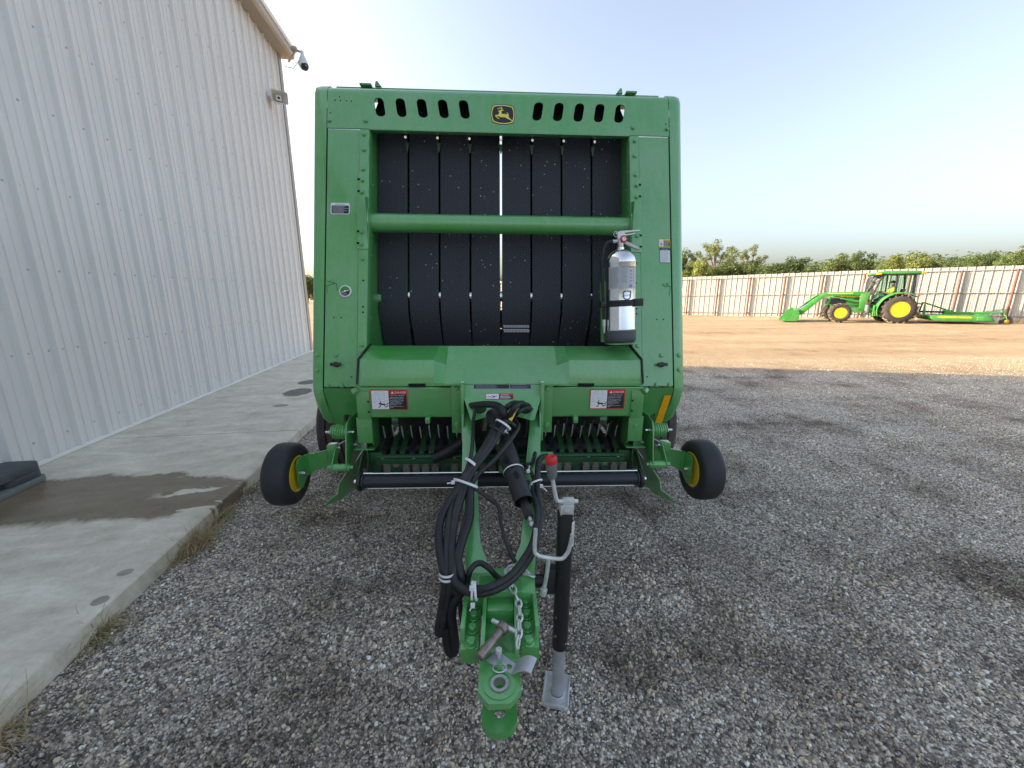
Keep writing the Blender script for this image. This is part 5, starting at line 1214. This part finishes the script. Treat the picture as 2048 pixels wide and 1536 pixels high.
mb = MB().box(-.060, .060, .99, 1.25, .445, .468); skew(mb).build('channel_floor', GP, bal, bevel=.002)
mb = MB().prism([(-.046, 1.20, .468), (.046, 1.20, .468), (.046, 1.14, .468), (-.046, 1.14, .468)], (0, 0, .05)); skew(mb).build('channel_block', GP, bal, bevel=.008)
def clevis(name, zt, th, oct_, hole_y, mat):
    vs, fs = plate2d([oct_, circ(0, hole_y, .0185, 20)], th); mb = MB().add([q + Vector((0, 0, zt - th)) for q in vs], fs); skew(mb).build(name, mat, bal)
clevis('clevis_plate', .475, .020, [(-.052, 1.02), (.052, 1.02), (.060, .995), (.060, .897), (.030, .862), (-.030, .862), (-.060, .897), (-.060, .995)], .918, GP)
clevis('clevis_plate', .385, .022, [(-.050, 1.10), (.050, 1.10), (.050, .885), (.036, .862), (.014, .852), (-.014, .852), (-.036, .862), (-.050, .885)], .912, GD)
mb = MB().lathe([(.0175, -.024), (.0175, .004), (.026, .004), (.027, 0), (.027, -.024)], (0, .918, .476), (0, 0, 1), 28, closed=True); skew(mb).build('bushing', 'steel', bal)
mb = MB().lathe([(.033, 0), (.046, 0), (.047, .0025), (.033, .0025)], (0, .918, .4755), (0, 0, 1), 28, closed=True); skew(mb).build('wear_ring', GP, bal)
mb = MB().box(-.050, .050, 1.0, 1.20, .385, .455); skew(mb).build('clevis_spacer', GD, bal)
# hitch pin lying on the hitch with its T bar
p0, p1 = Vector((-.088, .975, .507)), Vector((-.016, 1.068, .520)); d = (p1 - p0).normalized()
hp_ = MB().cyl(p0, p1, .0135, 16); hp_.cyl(p1 - d * .014, p1 + d * .008, .020, 18); hpo = hp_.build('hitch_pin', 'rusty_steel', bal, bevel=.002)
MB().cyl(Vector((-.050, 1.098, .520)), Vector((.030, 1.048, .520)), .0075, 12).build('t_bar', 'zinc', hpo)
# pin latch: plate, curled tab, ring, bolt
vs, fs = plate2d([[(-.046, 0), (-.012, .032), (.044, -.018), (.030, -.046), (-.002, -.034)], circ(.022, -.024, .009, 12)], .005)
mb = MB().add([q + Vector((-.022, .990, .4765)) for q in vs], fs); la = mb.build('pin_latch', 'galvanised', bal)
tabr = []
for i in range(7):
    t_ = i / 6; tabr.append([Vector((.012 + .060 * t_ + .014 * k, .985 - .018 * t_ + .030 * k - .02, .478 + .030 * math.sin(t_ * 2.2))) for k in (-.8, 0, .8)])
o = MB().grid(tabr).build('latch_tab', 'galvanised', la); o.modifiers.new('t', 'SOLIDIFY').thickness = .004
lb = MB().cyl((-.030, 1.000, .48), (-.030, 1.000, .506), .006, 10); lb.cyl((-.030, 1.0, .496), (-.030, 1.0, .509), .0105, 6); lb.build('latch_bolt', 'zinc', bal)
ring = [(-.028 + .020 * math.cos(a), .960 + .014 * math.sin(a), .484) for a in [k * .35 for k in range(18)]]; MB().tube(ring, .0018, 6, closed=True).build('keeper_ring', 'zinc', bal)
MB().cyl((-.028, .960, .475), (-.028, .960, .502), .008, 12).build('keeper_stud', GP, bal)

# safety chain, link by link
CH = [(.098, 1.256, .556), (.073, 1.27, .560), (.048, 1.29, .562), (.015, 1.297, .563), (-.004, 1.266, .566), (.004, 1.23, .566), (.02, 1.195, .560), (.036, 1.155, .545), (.040, 1.111, .540), (.036, 1.069, .535), (.032, 1.03, .525), (.026, 1.002, .505)]
pth = smooth_path([Vector(p) for p in CH], 8); seg = .0235; acc = 0; pts = [pth[0]]
for a, b_ in zip(pth[:-1], pth[1:]):
    acc += (b_ - a).length
    if acc >= seg: pts.append(b_); acc = 0
lk = []
for k in range(16):
    a = 2 * math.pi * k / 16; lk.append((.0175 * math.cos(a) if abs(math.cos(a)) < .55 else (.0175 * math.cos(a)), .0095 * math.sin(a), 0))
lme = MB().tube(lk, .0034, 7, closed=True).data('chain_link', 'zinc')
for i, (a, b_) in enumerate(zip(pts[:-1], pts[1:])):
    q = (b_ - a).to_track_quat('X', 'Z'); o = link('chain_link', lme, bal, (a + b_) / 2); o.rotation_euler = (q @ Matrix.Rotation(R(90 * (i % 2) + 20), 3, 'X').to_quaternion()).to_euler()

# ---- drive shaft
a, b_ = Vector((.080, 1.52, .706)), Vector((-.046, 1.98, .943)); d = (b_ - a).normalized()
pt = MB().lathe([(.038, 0), (.0415, .0), (.0415, .20), (.0435, .205), (.0435, .34), (.0415, .345), (.0415, .54), (.038, .54), (.038, .02)], a, d, 36, closed=True); po = pt.build('drive_shaft_shield', 'black_plastic', bal)
for t_, an, sx_, sy_ in ((.11, 2.45, .012, .022), (.165, 2.3, .012, .017), (.205, 2.0, .013, .026)):
    x_, y_, _ = frame_from(d); best = min(range(72), key=lambda k: ((x_ * math.cos(k * .0873) + y_ * math.sin(k * .0873)) - Vector((-.15, -.75, .64)).normalized()).length); aa = best * .0873 + (an - 2.3)
    nrm = x_ * math.cos(aa) + y_ * math.sin(aa); tn = d.cross(nrm); c_ = a + d * t_ + nrm * .0423
    vs, fs = plate2d([[(math.cos(k * .52) * sy_ * (1 + .15 * math.sin(k * 2.1)), math.sin(k * .52) * sx_ * (1 + .2 * math.cos(k * 1.3))) for k in range(12)]], .0012); Mx = Matrix((d, tn, nrm)).transposed().to_4x4(); Mx.translation = c_
    MB().add([Mx @ Vector((q.x, q.y, q.z - .5 * q.y * q.y / .0415)) for q in vs], fs).build('shield_tear', 'hole_black', po)
sh = MB(); e0 = a - d * .075; n_ = 16; x_, y_, _ = frame_from(d); ringA = []; ringB = []
for k in range(n_ * 2):
    an = math.pi * k / n_; r_ = .019 if k % 2 else .0165
    ringA.append(e0 + (x_ * math.cos(an) + y_ * math.sin(an)) * r_); ringB.append(a + d * .25 + (x_ * math.cos(an) + y_ * math.sin(an)) * r_)
m_ = n_ * 2; sh.add(ringA + ringB, [(i, (i + 1) % m_, m_ + (i + 1) % m_, m_ + i) for i in range(m_)] + [tuple(range(m_))]); sh.build('splined_shaft', 'black_paint', po, smooth=20)
tip = MB().cyl(e0, e0 - d * .022, .010, 14); tip.sphere(e0 - d * .034, .0165, 16, rings=10); tip.build('shaft_end', 'steel', po)

# ---- parking jack
jx, jy = .216, 1.30
jk = MB().cyl((jx - .008, jy - .025, .225), (jx, jy, .785), .0295, 28).build('parking_jack', 'jack_paint', bal, bevel=.002)
MB().cyl((jx - .010, jy - .035, .02), (jx - .008, jy - .024, .26), .0235, 24).build('inner_leg', 'galvanised', jk)
fpn = MB(); fM = Matrix.Translation((jx - .012, jy - .02, .004)) @ Matrix.Rotation(R(-14), 4, 'Z')
vs, fs = plate2d([rrect(-.052, -.075, .052, .075, .016)], .008); fpn.add([fM @ q for q in vs], fs)
for x0, x1, y0, y1 in ((-.052, -.046, -.062, .062), (.046, .052, -.062, .062), (-.04, .04, -.075, -.069)): fpn.box(x0, x1, y0, y1, .004, .020, 0, fM)
fpn.lathe([(.026, .008), (.031, .008), (.031, .013), (.026, .014)], fM @ Vector((.002, -.014, 0)), (0, 0, 1), 24, closed=True); fpn.build('foot_plate', 'zinc', jk, bevel=.002)
jc = MB().box(-.024, .024, -.024, .024, .785, .823, 0, Matrix.Translation((jx, jy, 0))); jc.cyl((jx - .028, jy - .012, .835), (jx + .040, jy - .012, .835), .0085, 10); jc.box(-.014, .026, -.020, .004, .815, .845, 0, Matrix.Translation((jx, jy, 0))); jc.cyl((jx, jy - .024, .803), (jx, jy - .030, .803), .010, 6); jc.build('gear_head', 'zinc', jk, bevel=.003)
MB().lathe([(.0, 0), (.031, 0), (.031, .012), (.0, .012)], (jx, jy, .778), (0, 0, 1), 24).build('top_collar', 'black_plastic', jk)
MB().tube([(jx - .028, jy - .012, .835), (jx - .036, jy - .012, .838), (jx - .042, jy - .014, .855), (jx - .058, jy - .02, .935)], .0075, 10).build('crank_arm', 'zinc', jk)
g0, g1 = Vector((jx - .057, jy - .02, .930)), Vector((jx - .064, jy - .022, 1.005)); gd = (g1 - g0).normalized()
gr = MB().lathe([(.0, 0), (.013, .0), (.018, .012), (.0195, .060), (.0, .060)], g0, gd, 18).build('crank_grip', 'grey_plastic', jk)
MB().lathe([(.0, .058), (.0205, .058), (.0215, .064), (.0205, .078), (.017, .083), (.010, .084), (.008, .081), (0, .081)], g0, gd, 20).build('grip_cap', 'red_plastic', gr)
MB().box(jx - .075, jx - .028, jy - .02, jy + .02, .455, .56).build('jack_mount', 'black_plastic', jk, bevel=.006)
MB().cyl((jx - .11, jy, .50), (jx - .07, jy, .50), .024, 16).build('mount_pivot', 'black_paint', jk)
D = Decal((jx + .0225, jy - .0235, .66), (.65, .76, 0), (0, 0, 1)); D.rect(-.008, 0, .010, .10, 'print_white', 0); lines(D, -.006, .009, .088, .03, 10, 'amber', 1, 44, .003); D.build('jack_label', jk)
for z, sx_ in ((.40, .012), (.35, .015)):
    pass
# bent wire support fork
fk = [Vector(p) for p in ((.100, 1.235, .761), (.098, 1.235, .682), (.105, 1.235, .662), (.126, 1.235, .651), (.190, 1.235, .641), (.211, 1.235, .659), (.221, 1.235, .684), (.230, 1.235, .738))]
fo = MB().tube(fk, .0075, 10, sub=4).build('support_fork', 'zinc', bal); MB().tube([(.149, 1.235, .648), (.145, 1.24, .58), (.136, 1.245, .503)], .0075, 10).build('fork_stem', 'zinc', fo); MB().cyl((.137, 1.245, .51), (.133, 1.247, .485), .013, 12).build('fork_ferrule', 'zinc', fo)

# ================================================================== HOSES
HOSES = {
'a':(0.02,[(-0.171,2.06,0.97),(-0.13,1.98,0.997),(-0.077,1.93,1.014),(-0.027,1.88,1.02),(0.001,1.82,1.007),(-0.009,1.84,0.948),(-0.045,1.75,0.913),(-0.082,1.67,0.882),(-0.121,1.631,0.843),(-0.155,1.6,0.807),(-0.179,1.575,0.778)]),
'a2':(0.01,[(-0.14,1.98,0.976),(-0.148,1.92,0.937),(-0.142,1.758,0.917),(-0.144,1.657,0.872),(-0.156,1.623,0.833),(-0.171,1.591,0.797)]),
'b':(0.016,[(0.111,2.05,0.969),(0.068,1.93,1.02),(0.025,1.84,1.031),(-0.008,1.894,0.969),(-0.047,1.789,0.929),(-0.096,1.664,0.88),(-0.136,1.624,0.835),(-0.171,1.589,0.794),(-0.199,1.551,0.749),(-0.218,1.514,0.701),(-0.225,1.423,0.666),(-0.222,1.321,0.626),(-0.216,1.24,0.583),(-0.228,1.24,0.491),(-0.242,1.24,0.412),(-0.25,1.24,0.356),(-0.247,1.24,0.334),(-0.237,1.24,0.347),(-0.228,1.24,0.408),(-0.21,1.24,0.49),(-0.198,1.24,0.583),(-0.205,1.34,0.634),(-0.203,1.467,0.683),(-0.186,1.545,0.74),(-0.154,1.591,0.797)]),
'c':(0.016,[(0.127,2.05,0.969),(0.091,1.9,1.028),(0.052,1.8,1.034),(0.01,1.839,0.948),(-0.038,1.724,0.903),(-0.091,1.641,0.855),(-0.131,1.605,0.813),(-0.158,1.57,0.772),(-0.181,1.525,0.716),(-0.199,1.444,0.674),(-0.202,1.35,0.637),(-0.191,1.265,0.604),(-0.184,1.22,0.578),(-0.155,1.19,0.568),(-0.12,1.17,0.565),(-0.077,1.15,0.581),(-0.027,1.16,0.59),(0.024,1.2,0.597),(0.072,1.26,0.612),(0.106,1.32,0.63),(0.129,1.4,0.653),(0.146,1.47,0.674),(0.148,1.55,0.683),(0.148,1.62,0.729),(0.156,1.7,0.763),(0.171,1.78,0.777),(0.198,1.84,0.769),(0.225,1.9,0.746)]),
'c2':(0.014,[(-0.12,1.17,0.581),(-0.077,1.15,0.596),(-0.03,1.16,0.608),(0.019,1.2,0.613),(0.064,1.26,0.629),(0.097,1.32,0.643),(0.119,1.4,0.66),(0.133,1.48,0.685),(0.127,1.6,0.704),(0.141,1.66,0.746)]),
'd':(0.019,[(0.014,1.8,0.969),(-0.033,1.736,0.908),(-0.095,1.645,0.86),(-0.142,1.608,0.817),(-0.179,1.575,0.778),(-0.215,1.539,0.733),(-0.245,1.495,0.694),(-0.258,1.435,0.67),(-0.256,1.371,0.646),(-0.24,1.299,0.618),(-0.22,1.24,0.592),(-0.198,1.24,0.542),(-0.174,1.24,0.499)]),
'e':(0.011,[(0.16,2.05,0.952),(0.118,1.92,0.996),(0.078,1.84,1.005),(0.055,1.871,0.96),(0.072,1.814,0.938),(0.045,1.748,0.913),(0.002,1.674,0.884),(-0.051,1.626,0.839),(-0.112,1.59,0.797),(-0.141,1.561,0.761),(-0.156,1.525,0.716),(-0.157,1.466,0.682),(-0.168,1.4,0.657),(-0.181,1.32,0.626),(-0.186,1.247,0.598)]),
'h':(0.021,[(-0.145,1.57,0.772),(-0.144,1.524,0.716),(-0.145,1.443,0.673),(-0.165,1.359,0.641),(-0.178,1.282,0.611),(-0.161,1.24,0.571),(-0.167,1.24,0.507),(-0.193,1.24,0.462),(-0.2,1.24,0.404),(-0.194,1.24,0.328),(-0.192,1.24,0.272),(-0.202,1.24,0.243),(-0.214,1.24,0.266),(-0.22,1.24,0.318),(-0.222,1.24,0.368)]),
'j':(0.013,[(-0.15,1.2,0.533),(-0.141,1.24,0.548),(-0.131,1.24,0.593),(-0.112,1.263,0.604),(-0.089,1.267,0.605),(-0.061,1.247,0.598),(-0.037,1.24,0.573),(-0.015,1.24,0.55)]),
'k':(0.0085,[(-0.181,1.57,0.771),(-0.153,1.558,0.758),(-0.119,1.549,0.748),(-0.056,1.52,0.712),(-0.025,1.492,0.693),(-0.016,1.418,0.664),(0.005,1.334,0.631),(0.032,1.269,0.606)]),
'l':(0.012,[(-0.171,1.24,0.489),(-0.162,1.24,0.403),(-0.156,1.24,0.364),(-0.129,1.24,0.365),(-0.106,1.24,0.401),(-0.089,1.24,0.458),(-0.09,1.24,0.496)]),
'm':(0.01,[(0.159,1.85,0.787),(0.138,1.78,0.765),(0.106,1.74,0.771),(0.126,1.7,0.751),(0.137,1.66,0.721),(0.124,1.62,0.701),(0.102,1.62,0.711),(0.109,1.66,0.729)]),
}
HMAT = {'a': 'hose_rubber', 'd': 'corrugated', 'h': 'corrugated', 'j': 'corrugated', 'l': 'corrugated'}
def corr_mat():
    m, t, b = new_mat('corrugated'); b.inputs['Base Color'].default_value = (.014, .0145, .017, 1); b.inputs['Roughness'].default_value = .5; MATS['corrugated'] = m
corr_mat()
for n_, (r_, pts) in HOSES.items():
    r_ *= .88
    P = smooth_path([Vector(p) for p in pts], 8)
    if HMAT.get(n_) == 'corrugated':
        # ridged conduit: resample and alternate the radius
        L = [P[0]]; step = .0042
        for a, b_ in zip(P[:-1], P[1:]):
            while (b_ - L[-1]).length > step: L.append(L[-1] + (b_ - L[-1]).normalized() * step)
        mb = MB(); radii = [r_ if k % 2 else r_ * .86 for k in range(len(L))]; mb.tube(L, r_, 10, radii=radii); mb.build('corrugated_conduit', 'corrugated', bal, smooth=70)
    else: MB().tube(P, r_, 10).build('hydraulic_hose', HMAT.get(n_, 'hose_rubber'), bal, smooth=60)
def tie(c, d, r_, w_=.0045, tail=None, mat='tie_white'):
    x, y, d = frame_from(d); mb = MB(); rows = []
    for k in range(25):
        a = 2 * math.pi * k / 24; u = x * (r_[0] * math.cos(a)) + y * (r_[1] * math.sin(a)); rows.append([Vector(c) + u - d * w_, Vector(c) + u * 1.03, Vector(c) + u + d * w_])
    mb.grid(rows)
    if tail: mb.box(-.007, .007, -.006, .006, -.006, .006, 0, Matrix.Translation(Vector(c) + Vector(tail[0]))); mb.tube([Vector(c) + Vector(tail[0]), Vector(c) + Vector(tail[1])], .0028, 5)
    mb.build('cable_tie', mat, bal)
tie((-.147, 1.63, .835), (-.6, -.5, -.62), (.034, .028), .006)
tie((-.166, 1.575, .765), (-.35, -.5, -.8), (.060, .042), .005, ((-.05, -.03, .02), (-.075, -.03, .015)))
tie((-.002, 1.80, .950), (-.6, -.4, -.65), (.050, .036), .005, ((.01, -.03, -.02), (.022, -.035, -.03)))
tie((-.210, 1.243, .592), (0, .05, 1), (.030, .030), .005); tie((-.210, 1.243, .574), (0, .05, 1), (.030, .030), .005)
tie((-.118, 1.165, .578), (1, 0, -.05), (.026, .032), .004, ((.0, -.025, .03), (.01, -.02, .045))); tie((-.105, 1.16, .580), (1, 0, .1), (.026, .032), .004, ((-.01, -.03, -.03), (-.02, -.03, -.05)))
tie((.042, 1.66, .778), (.24, -.86, -.44), (.047, .047), .0035, ((.065, -.02, .01), (.070, -.02, .035)))
tie((.142, 1.62, .745), (.3, -.5, -.6), (.030, .022), .0035, ((.02, -.02, -.01), (.045, -.02, -.035)))
for c, d, r_ in (((-.03, 1.79, .925), (-.6, -.4, -.65), (.058, .028)), ((.03, 1.81, .955), (-.6, -.4, -.65), (.044, .026))): tie(c, d, r_, .006, None, 'black_plastic')
# yellow hose tags
for c, rz in (((.045, 1.83, .99), .9), ((-.018, 1.755, .915), .9)):
    MB().box(-.009, .009, -.003, .003, -.045, .045, 0, Matrix.Translation(c) @ Matrix.Rotation(R(32), 4, 'Y') @ Matrix.Rotation(R(-35), 4, 'X')).build('hose_tag', 'print_yellow', bal, bevel=.002)
MB().box(-.012, .012, -.003, .003, -.02, .02, 0, Matrix.Translation((-.178, 1.262, .515))).build('hose_tag', 'print_yellow', bal, bevel=.002)
# couplers hanging in the throat, wrapped hose stub on the pick-up
MB().cyl((-.105, 2.16, .80), (-.090, 2.14, .90), .016, 12).build('coupler', 'rusty_steel', bal); MB().tube([(.135, 2.1, .885), (.14, 2.08, .83), (.12, 2.05, .785)], .016, 10).build('coupler', 'black_rubber', bal)
wr = MB(); rr = random.Random(3)
wr.tube([(-.40, 2.16, .628), (-.36, 2.17, .640), (-.30, 2.19, .665), (-.24, 2.22, .70), (-.19, 2.26, .74)], .03, 12, sub=5, radii=[.030, .027, .030, .034, .031, .035, .037, .034])
for q in wr.v: q += Vector((rr.uniform(-1, 1), rr.uniform(-1, 1), rr.uniform(-1, 1))) * .0022
wr.build('wrapped_sleeve', 'black_rubber', bal, smooth=70)

# ================================================================== FIRE EXTINGUISHER
fx = thing('fire_extinguisher', 'polished steel fire extinguisher with black base strapped to the front of the baler', 'fire extinguisher', (.712, 2.25, 1.285))
FXT = R(2.5); fx.rotation_euler = (R(-3), R(-2.5), 0)
R_ = .0855
MB().lathe([(R_ - .004, .062), (R_, .066), (R_, .075), (R_ - .0012, .078), (R_ - .0012, .430), (R_, .433), (R_ - .001, .440), (R_ * .96, .456), (R_ * .82, .476), (R_ * .60, .492), (R_ * .36, .502), (.022, .505), (.022, .515), (0, .515)], (0, 0, 0), (0, 0, 1), 48).build('cylinder', 'chrome', fx, smooth=60)
MB().lathe([(0, 0), (R_ - .010, 0), (R_ - .002, .006), (R_ + .001, .014), (R_ + .001, .064), (R_ - .004, .068), (0, .068)], (0, 0, 0), (0, 0, 1), 48).build('base_boot', 'dark_grey_plastic', fx, smooth=60)
vb = MB().cyl((0, 0, .51), (0, 0, .575), .018, 16); vb.cyl((-.045, -.006, .548), (0, 0, .552), .011, 12); vb.box(-.020, .022, -.016, .016, .555, .588); vb.build('valve', 'steel', fx, bevel=.002)
ga = MB().lathe([(0, 0), (.019, 0), (.020, .006), (.018, .010), (0, .010)], (.012, -.018, .556), (0, -1, .1), 24).build('pressure_gauge', 'red_plastic', fx)
D = Decal((.012, -.0283, .5565), (1, 0, 0), (0, .1, 1)); D.poly(circ(0, 0, .011, 18), 'print_white', 0); D.stroke([(0, 0), (.003, .008)], .0016, 'print_red', 1); D.build('gauge_dial', ga)
MB().prism([(-.030, -.008, .592), (.000, -.008, .602), (.105, -.008, .604), (.105, -.008, .598), (.010, -.008, .588), (-.025, -.008, .582)], (0, .018, 0)).build('top_lever', 'steel', fx, bevel=.0015)
MB().prism([(.015, -.008, .584), (.080, -.008, .588), (.080, -.008, .582), (.018, -.008, .574)], (0, .018, 0)).build('squeeze_lever', 'steel', fx, bevel=.0015)
MB().prism([(.010, -.010, .556), (.055, -.010, .536), (.100, -.010, .512), (.104, -.010, .500), (.090, -.010, .503), (.040, -.010, .524), (.008, -.010, .540)], (0, .020, 0)).build('carry_handle', 'galvanised', fx, bevel=.0015)
MB().tube([(-.028 + .012 * math.cos(k * .4), -.012, .585 + .014 * math.sin(k * .4)) for k in range(16)], .0018, 5).build('pull_ring', 'steel', fx)
MB().tube([(-.045, -.006, .548), (-.070, -.010, .545), (-.092, -.014, .520), (-.104, -.018, .47), (-.106, -.020, .38), (-.102, -.020, .25), (-.098, -.018, .16), (-.097, -.018, .125)], .0085, 12, sub=5).build('discharge_hose', 'black_rubber', fx)
nz = MB().cyl((-.097, -.018, .13), (-.097, -.018, .095), .0095, 12); nz.cyl((-.097, -.018, .095), (-.096, -.018, .055), .0065, 10, r2=.005); nz.build('nozzle', 'zinc', fx)
sm = MB(); rows = []
for k in range(37):
    a = R(-200 + 220 * k / 36); rows.append([Vector(((R_ + .0005) * math.cos(a), (R_ + .0005) * math.sin(a), z)) for z in (.198, .232)] )
sm.grid(rows); so_ = sm.build('strap', 'black_rubber', fx); so_.modifiers.new('t', 'SOLIDIFY').thickness = -.004
MB().box(.055, .105, -.075, -.030, .196, .236).build('strap_buckle', 'black_plastic', fx, bevel=.003); MB().box(-.118, -.085, -.036, .012, .198, .232).build('hose_clip', 'black_plastic', fx, bevel=.003)
MB().box(-.10, -.075, .03, .06, 0.0, .34).build('wall_bracket', 'green_dark', fx, bevel=.002); bb = MB(); rbox(bb, -.075, .09, -.06, .09, -.012, -.002, .04); bb.build('bracket_tray', 'green_dark', fx); MB().box(-.06, .06, .082, .12, .02, .42).build('bracket_back', 'green_dark', fx)
# curved printed labels on the cylinder
def cyl_print(mb, a0, a1, z0, z1, mi, lay=1, n=8):
    rr = R_ - .0008 + .0005 * lay; rows = []
    for k in range(n + 1):
        a = R(a0 + (a1 - a0) * k / n); rows.append([Vector((rr * math.cos(a), rr * math.sin(a), z)) for z in (z0, z1)])
    mb.grid(rows, mi)
lbm = MB(); cyl_print(lbm, -152, -40, .292, .408, 0, 1, 24); cyl_print(lbm, -104, -42, .400, .407, 1, 2, 12); cyl_print(lbm, -105, -104, .294, .407, 1, 2, 2)
r_ = random.Random(4)
for i in range(19): cyl_print(lbm, -149, -110 - r_.uniform(0, 10), .400 - i * .0055, .4022 - i * .0055, 2, 2, 8)
for i in range(12): cyl_print(lbm, -101, -80 - r_.uniform(0, 6), .392 - i * .0065, .3945 - i * .0065, 2, 2, 4)
for i in range(4): cyl_print(lbm, -70 + r_.uniform(-2, 2), -64, .380 - i * .017, .386 - i * .017, 3, 2, 3); cyl_print(lbm, -54, -50, .378 - i * .017, .386 - i * .017, 2, 2, 3)
for a in (-73, -66): cyl_print(lbm, a, a + 4, .297, .312, 4, 2, 2)
lbm.build('instruction_label', ['print_silver', 'print_line', 'print_line', 'print_red', 'print_blue'], fx, smooth=60)
# blue shield badge with banner, wrapped on the cylinder
def wrap(pts2, mi, lay, mb, ac=-83):
    vs, fs = plate2d([pts2], 0.0); rr = R_ - .0008 + .0005 * lay
    mb.add([Vector((rr * math.cos(R(ac) + q.x / rr), rr * math.sin(R(ac) + q.x / rr), .250 + q.y)) for q in vs], fs, mi)
bd = MB(); shield = [(-.020, .028), (-.012, .031), (-.006, .028), (.004, .031), (.012, .027), (.022, .030), (.026, .020), (.023, .004), (.024, -.004), (.018, -.012), (.006, -.018), (.002, -.020), (-.008, -.017), (-.018, -.010), (-.022, -.002), (-.021, .010), (-.024, .018)]
wrap([(x * 1.12, y * 1.1) for x, y in shield], 1, 1, bd); wrap(shield, 0, 2, bd); wrap([(-.029, -.002), (.027, .004), (.027, .014), (-.029, .009)], 1, 3, bd)
vs, fs = text2d('BUCKEYE', .0095, 'CENTER'); rr = R_ - .0008 + .002
bd.add([Vector((rr * math.cos(R(-83) + q.x / rr), rr * math.sin(R(-83) + q.x / rr), .2515 + q.y + q.x * .10)) for q in vs], fs, 0)
bd.build('badge', ['print_blue', 'print_white'], fx, smooth=60)
